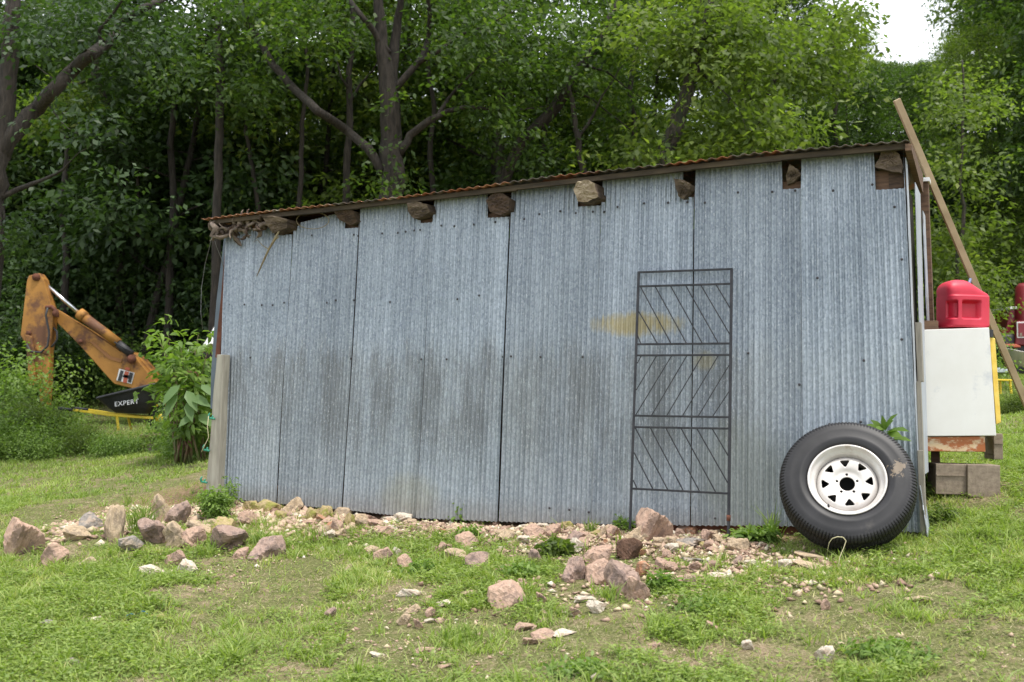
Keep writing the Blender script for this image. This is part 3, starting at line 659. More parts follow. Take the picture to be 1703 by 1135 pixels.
# disc with eight windows, a hub hole and five bolt holes, cut out for real
def disc():
    bm = bmesh.new(); n = 128; radii = [.0, .02, .040, .047, .055, .068, .075, .082, .09, .10, .11, .12, .13, .14, .150, .158, .165]
    def zz(r): 
        return float(np.interp(r, [0, .055, .070, .080, .095, .13, .150, .165], [.030, .030, .030, .036, .046, .050, .044, .026]))
    rings = []
    for side in (0, -.006):
        rr_ = []
        for r in radii[1:]:
            rr_.append([bm.verts.new((r * math.cos(2 * math.pi * k / n), r * math.sin(2 * math.pi * k / n), zz(r) + side)) for k in range(n)])
        c0 = bm.verts.new((0, 0, zz(0) + side)); rings.append((c0, rr_))
    for s, (c0, rr_) in enumerate(rings):
        for k in range(n): bm.faces.new((c0, rr_[0][k], rr_[0][(k + 1) % n]) if s == 0 else (c0, rr_[0][(k + 1) % n], rr_[0][k]))
        for i in range(len(rr_) - 1):
            for k in range(n):
                q = (rr_[i][k], rr_[i + 1][k], rr_[i + 1][(k + 1) % n], rr_[i][(k + 1) % n]); bm.faces.new(q if s == 0 else q[::-1])
    A, B = rings[0][1][-1], rings[1][1][-1]
    for k in range(n): bm.faces.new((A[k], B[k], B[(k + 1) % n], A[(k + 1) % n]))
    me = bpy.data.meshes.new('wheel_disc'); bm.to_mesh(me); bm.free(); me.materials.append(M['rim'])
    o = link('wheel_disc', me, wheel)
    cb = bmesh.new()
    def cut(poly):
        lo = [cb.verts.new((x, y, -.05)) for x, y in poly]; hi = [cb.verts.new((x, y, .12)) for x, y in poly]; m_ = len(poly)
        cb.faces.new(lo[::-1]); cb.faces.new(hi)
        for i in range(m_): cb.faces.new((lo[i], lo[(i + 1) % m_], hi[(i + 1) % m_], hi[i]))
    cut([(.042 * math.cos(a), .042 * math.sin(a)) for a in np.linspace(0, 2 * math.pi, 48, endpoint=False)])
    for q in range(5):
        a0 = R(90 + 72 * q + 3); cut([(.057 * math.cos(a0) + .0075 * math.cos(a), .057 * math.sin(a0) + .0075 * math.sin(a)) for a in np.linspace(0, 2 * math.pi, 16, endpoint=False)])
    for q in range(8):
        a0 = R(22.5 + 45 * q + 74); ca, sa = math.cos(a0), math.sin(a0)
        corners = [(.092, 0), (.138, .032), (.138, -.032)]; rad = .008; poly = []
        m_ = Vector((.123, 0))
        for i, cpt in enumerate(corners):
            c_ = Vector(cpt); p_ = Vector(corners[i - 1]); x_ = Vector(corners[(i + 1) % 3])
            d1 = (p_ - c_).normalized(); d2 = (x_ - c_).normalized()
            for s in np.linspace(0, 1, 7):      # quadratic corner rounding
                k_ = .019 if i else .014
                A_ = c_ + d1 * k_; B_ = c_ + d2 * k_
                q_ = A_ * (1 - s) ** 2 + c_ * 2 * s * (1 - s) + B_ * s * s
                poly.append((q_.x * ca - q_.y * sa, q_.x * sa + q_.y * ca))
        cut(poly)
    cm = bpy.data.meshes.new('cut'); bmesh.ops.recalc_face_normals(cb, faces=cb.faces); cb.to_mesh(cm); cb.free(); co = link('cut', cm, wheel)
    md = o.modifiers.new('b', 'BOOLEAN'); md.operation = 'DIFFERENCE'; md.object = co; md.solver = 'EXACT'
    bpy.context.view_layer.update(); dg = bpy.context.evaluated_depsgraph_get()
    new = bpy.data.meshes.new_from_object(o.evaluated_get(dg)); o.modifiers.clear(); o.data = new; bpy.data.objects.remove(co)
    return o
dsc = disc()
for p in dsc.data.polygons: p.use_smooth = abs(p.normal[2]) > .3
MB().lathe([(0, -.075), (.17, -.075), (.17, -.08), (0, -.08)], 48).build('added_shade_disc', M['blackhole'], wheel)  # added black disc that darkens the rim windows; no part of the wheel
MB().tube([(-.095, -.155, .055), (-.098, -.158, .085), (-.098, -.158, .10)], [.006, .006, .004], 8).build('valve_stem', M['blackplastic'], wheel)

# ------------------------------------------------------------ enamel cabinet, can, blocks on the right
YF = 7.05
cab = empty('metal_cabinet', tuple(P(1590, 752, YF)), 0, 'old white enamel appliance cabinet standing on concrete blocks beside the shed', 'cabinet')
cab_o = P(1590, 752, YF)
def C(px, py, y=YF): q = P(px, py, y) - cab_o; return (q[0], q[1], q[2])
def lidbox(corners, depth, name, mat, parent, bevel=.004, shift=(0, 0)):
    V = [Vector(c) for c in corners]; B = [v + Vector((depth * .30 + shift[0], depth, shift[1])) for v in V]
    return MB().add(V + B, [(0, 1, 2, 3), (7, 6, 5, 4), (0, 4, 5, 1), (1, 5, 6, 2), (2, 6, 7, 3), (3, 7, 4, 0)]).build(name, mat, parent, bevel=bevel)
lidbox([C(1528, 549), C(1645, 545), C(1657, 725), C(1531, 726)], .50, 'cabinet_body', M['enamel'], cab)
lidbox([C(1534, 727, YF + .015), C(1638, 726, YF + .015), C(1639, 752, YF + .015), C(1535, 751, YF + .015)], .40, 'plinth', M['rustenamel'], cab)
# yellow insulated door edge behind the right-hand side
Vy = [C(1646, 561, YF + .03), C(1655, 563, YF + .05), C(1665, 703, YF + .05), C(1657, 706, YF + .03)]
lidbox(Vy, .40, 'insulation', M['yellow'], cab, shift=(.004, 0))
lidbox([C(1646, 548, YF + .02), C(1652, 549, YF + .03), C(1652, 561, YF + .03), C(1647, 561, YF + .02)], .06, 'hinge', M['blackplastic'], cab, .001)
def conc(px0, px1, py0, py1, Y, label, cores=True):
    a = P(px0, py1, Y); b = P(px1, py1, Y); t = P(px0, py0, Y); wd = b[0] - a[0]; h = t[2] - a[2]; d = .19
    mid = ((a[0] + b[0]) / 2, Y, (a[2] + b[2]) / 2 - .02)
    root = empty('concrete_block', mid, R(-4), label, 'block', 'concrete blocks under the cabinet')
    w2, h2 = wd / 2, h / 2 + .02
    mb = MB(); t_ = .03                                   # hollow block lying on its side: shell, web
    mb.box((0, .11, h2 - t_ / 2), (wd - .004, d - .03, t_)); mb.box((0, .11, -h2 + t_ / 2), (wd - .004, d - .03, t_)); mb.box((0, .012, 0), (wd, .024, 2 * h2))
    for x in (-w2 + t_ / 2, 0, w2 - t_ / 2): mb.box((x * .98, .104, 0), (t_, .158, 2 * h2 - 2 * t_))
    mb.build('block_shell', M['concrete'], root, bevel=.004)
    if cores: MB().box((0, -.003, h2 * .25), (wd * .96, .008, .008)).build('mortar_ridge', M['concrete'], root)
conc(1557, 1607, 752, 792, YF + .02, 'left concrete block under the rusty plinth of the cabinet')
conc(1610, 1663, 752, 795, YF - .02, 'right concrete block, protruding beyond the cabinet plinth', False)
conc(1653, 1668, 705, 738, YF + .35, 'concrete block half hidden behind the right edge of the cabinet')
# brown wood block at the back left of the cabinet top
o = MB().box((0, 0, 0), (.10, .16, .06)).build('wood_block', M['brownwood'], None, tuple(P(1543, 543, YF + .12)), (0, 0, R(-10)), bevel=.003); tag(o, 'short dark brown timber block between shed and cabinet top', 'wood block')
# petrol can
canb = P(1601, 547, YF + .13)
can = empty('fuel_can', (canb[0], canb[1], canb[2] + .002), R(8), 'red plastic fuel can with moulded handholds on top of the white cabinet', 'fuel can')
nU, nV = 160, 90; V = []
def smooth(a, b, x): t = min(1, max(0, (x - a) / (b - a))); return t * t * (3 - 2 * t)
for j in range(nV + 1):
    v = j / nV
    for i in range(nU):
        a = 2 * math.pi * i / nU; e = .42
        cx_, sy_ = math.cos(a), math.sin(a)
        x = math.copysign(abs(cx_) ** e, cx_) * .142; y = math.copysign(abs(sy_) ** e, sy_) * .118
        if v < .06: s = .93 + .07 * math.sin(v / .06 * math.pi / 2); z = .0 + .012 * (v / .06) ; 
        else: s = 1; z = .012 + (v - .06) / .94 * .25
        zt = z
        if z > .185:        # shoulders closing to a ridge left of the middle
            k = (z - .185) / (.262 - .185); zt = .185 + (k ** .75) * .10
            s = math.sqrt(max(0, 1 - k ** 2.2)); x = x * s - .03 * k; y *= (s * .9 + .0)
            zt -= .085 * smooth(-.02, .15, x) * k; s = 1
        x *= s; y *= s
        # handholds: front (-y) and left front corner
        if z < .2:
            gz = smooth(.045, .065, z) * (1 - smooth(.140, .160, z))
            if y < -.05:
                g = gz * smooth(-.070, -.055, x) * (1 - smooth(.045, .060, x)); y += .050 * g
                g2 = gz * (1 - smooth(-.110, -.095, x)); y += .035 * g2 * 1.0; x += .03 * g2
            x -= .0; 
            r = gz * smooth(.05, .15, x) * (1 - smooth(.06, .09, abs(y))); x -= .006 * r
        V.append((x, y, zt * 1.10))
F = [(j * nU + i, j * nU + (i + 1) % nU, (j + 1) * nU + (i + 1) % nU, (j + 1) * nU + i) for j in range(nV) for i in range(nU)] + [tuple(range(nU))[::-1], tuple(nV * nU + i for i in range(nU))]
MB().add(V, F, True).build('can_body', M['red'], can)
MB().tube([(.045, .02, .265), (.052, .02, .285), (.068, .02, .33)], [.013, .012, .008], 10).build('spout', simple('blue_grey_spout', (.10, .13, .26), (.14, .17, .30), .4), can)
MB().tube([(.040, .02, .225), (.045, .02, .245)], [.022, .020], 12).build('spout_collar', M['red'], can)
MB().tube([(.038, .03, .24), (.044, .03, .275)], [.007, .006], 8).build('vent_tube', M['red'], can)
# long board
a = P(1491, 166, 7.35); m1 = P(1545, 287, 7.42); b = P(1768, 815, 7.9)
o = MB().bar(tuple(a), tuple(b), .046, .026, up=(0, -1, 0)).build('leaning_board', M['poleboard'], None, bevel=.003); tag(o, 'long pale wooden board leaning against the right end of the shed roof', 'board')

# ------------------------------------------------------------ backhoe on the left
YB = 17.0
bo = P(250, 700, YB)
bh = empty('backhoe', tuple(bo), 0, 'rusty orange backhoe with raised boom parked among bushes at the wood edge', 'backhoe')
def B(px, py, y=YB): q = P(px, py, y) - bo; return Vector(q)
def Bz(zx, zy, y=YB): return B(zx / 3.1525, 420 + zy / 3.1525, y)
def plate(pts, th, name, mat, y=YB, bevel=.01):
    return MB().prism([Bz(x, z, y - th / 2) for x, z in pts], (0, th, 0)).build(name, mat, bh, bevel=bevel)
plate([(150, 122), (205, 108), (228, 140), (272, 290), (280, 330), (262, 480), (250, 540), (140, 490), (107, 435), (140, 150)], .20, 'dipper_arm', M['jd'], YB - .05)
plate([(180, 480), (262, 470), (258, 640), (248, 800), (214, 805), (196, 700), (180, 560)], .16, 'dipper_foot', M['jd'], YB - .05)
plate([(132, 430), (165, 440), (178, 520), (186, 700), (150, 695), (140, 540)], .07, 'bucket_link', M['jd'], YB - .16)
plate([(262, 285), (300, 305), (470, 410), (640, 525), (705, 545), (800, 660), (845, 705), (770, 725), (700, 715), (600, 690), (570, 660), (420, 490), (265, 335)], .18, 'boom', M['jd'], YB + .1)
plate([(470, 470), (490, 470), (580, 545), (640, 560), (635, 580), (570, 560)], .20, 'boom_web', simple('boom_web_paint', (.24, .10, .03), (.30, .13, .04), .6), YB + .1, .002)
MB().tube([Bz(228, 158, YB), Bz(428, 330, YB)], .030, 12).build('piston_rod', M['chrome'], bh)
MB().tube([Bz(428, 330, YB), Bz(620, 475, YB)], .075, 14).build('cylinder', M['jd'], bh)
MB().tube([Bz(415, 318, YB), Bz(445, 342, YB)], .088, 14).build('cylinder_collar', M['jd'], bh)
MB().tube([Bz(610, 470, YB), Bz(690, 535, YB)], .062, 12).build('cylinder_end', M['blackplastic'], bh)
for zx, zy, r in ((190, 130, .06), (290, 320, .05), (420, 468, .035), (690, 560, .07), (150, 425, .04)):
    MB().tube([Bz(zx, zy, YB - .18), Bz(zx, zy, YB + .16)], r, 12).build('pivot_pin', M['rust'], bh)
MB().tube([Bz(*p, YB - .22) for p in ((250, 290), (240, 330), (258, 420), (250, 490), (215, 525), (160, 520), (140, 480))], .017, 8).build('hose', M['blackplastic'], bh)
MB().tube([Bz(*p, YB - .1) for p in ((270, 385), (298, 415), (300, 455), (275, 492), (240, 500))], .016, 8).build('hose', M['blackplastic'], bh)
MB().tube([Bz(*p, YB - .15) for p in ((240, 290), (270, 285), (298, 310), (300, 340))], .03, 8).build('hose', M['rust'], bh)
MB().tube([Bz(600, 470, YB - .1), Bz(640, 495, YB - .1), Bz(685, 520, YB - .1)], .012, 6).build('hydraulic_pipe', M['blackplastic'], bh)
# decal: pale edged plate, black uprights, red centre bar with dot
dy = YB - .0
mb = MB().prism([Bz(625, 610, YB - .002), Bz(705, 632, YB - .002), Bz(690, 690, YB - .002), Bz(610, 672, YB - .002)], (0, .006, 0)); dc = mb.build('decal', M['whitepaint'], bh)
for pts, mt in (([(632, 618), (648, 622), (634, 676), (616, 671)], M['blackplastic']), ([(680, 628), (699, 634), (686, 684), (670, 680)], M['blackplastic']), ([(648, 640), (680, 646), (678, 662), (642, 655)], M['blackplastic']),
                ([(655, 622), (676, 627), (664, 686), (644, 682)], M['redpaint']), ([(658, 602), (680, 606), (678, 620), (656, 616)], M['redpaint'])):
    MB().prism([Bz(x, z, YB - .010) for x, z in pts], (0, .004, 0)).build('decal_mark', mt, dc)
# swing tower, legs and the machine's body behind the bushes
plate([(690, 520), (740, 560), (830, 660), (960, 690), (960, 730), (850, 735), (700, 715), (650, 660)], .34, 'boom_root', M['jd'], YB + .3)
plate([(850, 730), (940, 735), (935, 810), (900, 845), (860, 820)], .30, 'swing_tower', M['jd'], YB + .3)
bd = MB().box((.95, 1.0, .55), (1.5, .9, .5)).box((1.2, 1.0, .95), (.9, .6, .3)); bd.build('machine_body', M['jd'], bh, bevel=.04)
for dy_ in (.5, 1.5):
    wl = MB().lathe([(.2, -.12), (.42, -.14), (.5, -.11), (.52, 0), (.5, .11), (.42, .14), (.2, .12)], 36, Matrix.Translation((1.25, dy_, .30)) @ Matrix.Rotation(R(90), 4, 'X')).build('wheel', M['rubber'], bh)
    MB().lathe([(0, -.05), (.2, -.08), (.21, .08), (0, .05)], 24, Matrix.Translation((1.25, dy_, .30)) @ Matrix.Rotation(R(90), 4, 'X')).build('rim', M['jd'], wl)
MB().box((.62, .95, 1.05), (.4, .42, .08)).box((.80, .95, 1.25), (.06, .42, .4)).build('operator_seat', M['blackplastic'], bh, bevel=.02)
# white sheeting over the machine
V = []; nq = 22; p0 = P(352, 585, 16.2)
for i in range(nq):
    for j in range(nq):
        u, v = i / (nq - 1), j / (nq - 1); x = (u - .5) * .62; y = (v - .5) * .5
        V.append((x, y, .36 * math.exp(-((x - .06) / .13) ** 2 - (y / .2) ** 2) + .03 * math.sin(x * 30) * math.cos(y * 27) + random.uniform(-.008, .008)))
o = MB().add(V, [(i * nq + j, i * nq + j + 1, (i + 1) * nq + j + 1, (i + 1) * nq + j) for i in range(nq - 1) for j in range(nq - 1)], True).build('plastic_sheeting', M['tarp'], None, (p0[0], p0[1], p0[2])); tag(o, 'crumpled white plastic sheeting behind the big leaves left of the shed', 'sheeting')
so = o.modifiers.new('t', 'SOLIDIFY'); so.thickness = .006

# ------------------------------------------------------------ wheelbarrow
YW = 14.6; wbo = P(240, 700, YW)
wb = empty('wheelbarrow', tuple(wbo), 0, 'wheelbarrow with black plastic tray and yellow frame tipped in the weeds', 'wheelbarrow')
def W_(zx, zy, y=YW): return Vector(P(zx / 3.1525, 420 + zy / 3.1525, y) - wbo)
mb = MB(); rimp = [(560, 765), (872, 690)]; V = []
# tray: rim loop and floor loop, both as rounded rectangles, lofted
def tray_loop(zl, zr, yl, w, sag=0, n=6):
    a, b = W_(*zl), W_(*zr); out = []
    for s, t_ in ((0, -1), (1, -1), (1, 1), (0, 1)):
        for q in range(n):
            an = math.pi / 2 * q / n
            base = {(0, -1): math.pi, (1, -1): 1.5 * math.pi, (1, 1): 0, (0, 1): .5 * math.pi}[(s, t_)]
            r = .10; cx_ = (r if s == 0 else 1 - r); cyy = t_ * (w / 2 - r)
            px_ = cx_ + r * math.cos(base + an); py_ = cyy + r * math.sin(base + an)
            p = a + (b - a) * px_; out.append(Vector((p.x, yl + py_, p.z)))
    return out
loops = [tray_loop((556, 768), (878, 690), 0, .78), tray_loop((562, 778), (868, 702), 0, .74), tray_loop((600, 815), (835, 775), 0, .60), tray_loop((630, 842), (800, 846), 0, .46)]
V = [p for lp in loops for p in lp]; n = len(loops[0])
F = [(q * n + i, q * n + (i + 1) % n, (q + 1) * n + (i + 1) % n, (q + 1) * n + i) for q in range(3) for i in range(n)] + [tuple(3 * n + i for i in range(n))]
tray = mb.add(V, F, True).build('tray', M['blackplastic'], wb); so = tray.modifiers.new('t', 'SOLIDIFY'); so.thickness = .012
MB().tube(loops[0] + [loops[0][0]], .018, 8).build('tray_lip', M['blackplastic'], tray)
cu = bpy.data.curves.new('lettering', 'FONT'); cu.body = 'EXPERT'; cu.size = .085; cu.extrude = .002; cu.align_x = 'CENTER'; cu.space_character = 1.1
tmp = bpy.data.objects.new('tmp', cu); col.objects.link(tmp); bpy.context.view_layer.update()
lm = bpy.data.meshes.new_from_object(tmp.evaluated_get(bpy.context.evaluated_depsgraph_get())); bpy.data.objects.remove(tmp)
lm.materials.clear(); lm.materials.append(M['whitepaint'])
lp = W_(714, 800); link('lettering', lm, tray, (lp.x, -.365, lp.z), (R(78), R(-9), 0))
for s in (-1, 1):
    h = MB().bar(W_(590, 850) + Vector((0, .22 * s, 0)), W_(820, 868) + Vector((0, .12 * s, 0)), .035).build('frame_rail', M['yellowpaint'], wb, bevel=.006)
    MB().bar(W_(590, 850) + Vector((0, .22 * s, 0)), W_(425, 826) + Vector((0, .26 * s, 0)), .03).build('handle', M['yellowpaint'], wb, bevel=.006)
    MB().tube([W_(425, 826) + Vector((0, .26 * s, 0)), W_(350, 817) + Vector((0, .27 * s, 0))], .02, 8).build('grip', M['blackplastic'], wb)
    MB().bar(W_(640, 850) + Vector((0, .2 * s, 0)), W_(655, 930) + Vector((0, .24 * s, 0)), .025).build('leg', M['yellowpaint'], wb)
MB().bar(W_(812, 785), W_(845, 840), .05, .02).build('front_brace', M['yellowpaint'], wb, bevel=.004)
wl = MB().lathe([(.05, -.04), (.12, -.05), (.155, -.045), (.165, 0), (.155, .045), (.12, .05), (.05, .04)], 36, Matrix.Translation(W_(842, 870)) @ Matrix.Rotation(R(90), 4, 'X')).build('wheel', M['rubber'], wb)
MB().lathe([(0, -.03), (.06, -.045), (.06, .045), (0, .03)], 20, Matrix.Translation(W_(842, 870)) @ Matrix.Rotation(R(90), 4, 'X')).build('hub', M['yellowpaint'], wl)
# stump
sp_ = P(258, 722, 13.2); gz = g1(sp_[0], sp_[1])
st = empty('tree_stump', (sp_[0], sp_[1], gz - .02), 0, 'small weathered stump with flat grassy top below the wheelbarrow wheel', 'stump')
MB().tube([(0, 0, -.05), (-.01, 0, .06), (.02, 0, .15), (.04, 0, .2)], [.12, .075, .07, .10], 12, wob=.12).build('trunk', M['root'], st)
MB().lathe([(0, .03), (.13, .022), (.17, 0), (.12, -.02)], 14, Matrix.Translation((.05, 0, .21)) @ Matrix.Scale(1.35, 4, (1, 0, 0))).build('top', M['twig'], st)

# ------------------------------------------------------------ things far right
YR = 18.0
mo = P(1700, 600, YR)
tr_ = empty('maroon_tractor', tuple(mo), 0, 'maroon old tractor standing on the grass behind the cabinet at the right edge', 'tractor')
def Q(px, py, y=YR): return Vector(P(px, py, y) - mo)
def Qz(zx, zy, y=YR): return Q(1550 + zx / 4.053, 440 + zy / 4.053, y)
def qprism(pts, y0, y1, name, mat, parent=tr_, bevel=.02): return MB().prism([Qz(x, z, y0) for x, z in pts], (0, y1 - y0, 0)).build(name, mat, parent, bevel=bevel)
qprism([(440, 540), (445, 500), (500, 430), (525, 300), (585, 298), (590, 500), (575, 545)], YR, YR + .8, 'rear_panel', M['maroon'])
qprism([(528, 285), (590, 283), (590, 300), (526, 302)], YR - .05, YR + .8, 'panel_cap', M['whitepaint'], bevel=.005)
qprism([(560, 545), (575, 380), (860, 380), (880, 560)], YR - .2, YR + .9, 'engine_body', M['maroon'])
fr = qprism([(572, 388), (700, 385), (700, 494), (575, 496)], YR - .23, YR - .2, 'side_frame', M['whitepaint'], bevel=.003)
qprism([(580, 396), (692, 393), (692, 486), (583, 488)], YR - .236, YR - .22, 'dark_panel', M['maroon'], fr, .002)
qprism([(592, 462), (608, 462), (608, 484), (592, 484)], YR - .242, YR - .23, 'label_plate', M['concrete'], fr, .001)
MB().lathe([(0, .62), (.10, .62), (.16, .55), (.18, .0)], 24, Matrix.Translation(Qz(632, 385, YR))).build('air_stack', M['maroon'], tr_)
qprism([(438, 552), (470, 535), (570, 538), (600, 552), (600, 560), (440, 562)], YR - .3, YR + .6, 'fender', M['redpaint'])
for zx in (500, 780):
    wl = MB().lathe([(.15, -.15), (.36, -.17), (.42, -.1), (.43, 0), (.42, .1), (.36, .17), (.15, .15)], 32, Matrix.Translation(Qz(zx, 640, YR)) @ Matrix.Rotation(R(90), 4, 'X')).build('wheel', M['rubber'], tr_)
    MB().lathe([(0, -.08), (.15, -.1), (.15, .1), (0, .08)], 20, Matrix.Translation(Qz(zx, 640, YR)) @ Matrix.Rotation(R(90), 4, 'X')).build('rim', M['maroon'], wl)
bk = P(1687, 605, 15.5)
tb = MB().lathe([(0, 0), (.13, 0), (.165, .2), (.175, .205), (.165, .21), (.155, .2), (.12, .02), (0, .02)], 28).build('metal_tub', simple('tub_metal', (.50, .47, .45), (.62, .58, .56), .4, .4), None, (bk[0], bk[1], bk[2] - .02), (R(8), R(10), 0))
tag(tb, 'small pale metal tub tipped in front of the maroon tractor', 'tub')
bk = P(1668, 600, 15.8)
tb = MB().lathe([(0, 0), (.11, 0), (.14, .24), (.148, .25), (.13, .25), (.10, .02), (0, .02)], 24).build('dark_bucket', simple('bucket_green', (.03, .05, .04), (.05, .07, .055), .4), None, (bk[0], bk[1], bk[2] - .05))
tag(tb, 'dark green bucket next to the pale metal tub', 'bucket')
bs = P(1660, 655, 13.6); gzz = bs[2]
bn = empty('yellow_stool', (bs[0], bs[1], gzz), R(20), 'small yellow metal stool on the grass just right of the cabinet', 'stool')
MB().box((0, 0, .165), (.26, .2, .02)).build('seat', M['yellowpaint'], bn, bevel=.005)
for x in (-.11, .11):
    for y in (-.08, .08): MB().bar((x, y, .155), (x * 1.1, y * 1.1, 0), .02).build('leg', M['yellowpaint'], bn)
wp_ = P(1663, 617, 15.2)
o = MB().box((0, 0, 0), (.16, .12, .05)).box((-.02, 0, .03), (.10, .09, .02)).build('plastic_crate', simple('pale_blue_plastic', (.42, .50, .58), (.55, .60, .66), .5), None, tuple(wp_), bevel=.008); tag(o, 'small pale blue plastic tray lying below the dark bucket', 'tray')
# ------------------------------------------------------------ stones
def rock_mesh(name, mt, seed, flat=1.0, sharp=9):
    r = np.random.default_rng(seed)
    bm = bmesh.new(); bmesh.ops.create_icosphere(bm, subdivisions=4, radius=1)
    V = np.array([v.co[:] for v in bm.verts]); F = [[v.index for v in f.verts] for f in bm.faces]; bm.free()
    N = r.normal(size=(sharp, 3)); N /= np.linalg.norm(N, axis=1)[:, None]; D = r.uniform(.36, .74, sharp); V = V * 1.0
    sc_ = np.ones(len(V))
    for nvec, d in zip(N, D):
        dp = V @ nvec; sc_ = np.minimum(sc_, np.where(dp > 1e-3, d / np.maximum(dp, 1e-3), 9))
    V = V * sc_[:, None]
    V *= r.uniform(.7, 1.25, 3)
    for s, a in ((2.3, .10), (6.0, .07), (16, .035), (34, .016)):
        V += (np.stack([vnoise(V[:, 0] + V[:, 2] * .7, V[:, 1], s, seed + q) for q in range(3)], 1) - .5) * a
    V[:, 2] *= flat; V = V - (V.max(0) + V.min(0)) / 2; V /= np.abs(V).max(0); 
    me = npmesh(name, V, F, mt, smooth=True)
    if hasattr(me, 'set_sharp_from_angle'): me.set_sharp_from_angle(angle=R(18))
    return me
RM = {}
for c_ in RK:
    for q in range(4): RM[c_, q] = rock_mesh('stone', RK[c_], sum(map(ord, c_)) * 7 + q * 13, 1, 10 + q * 2)
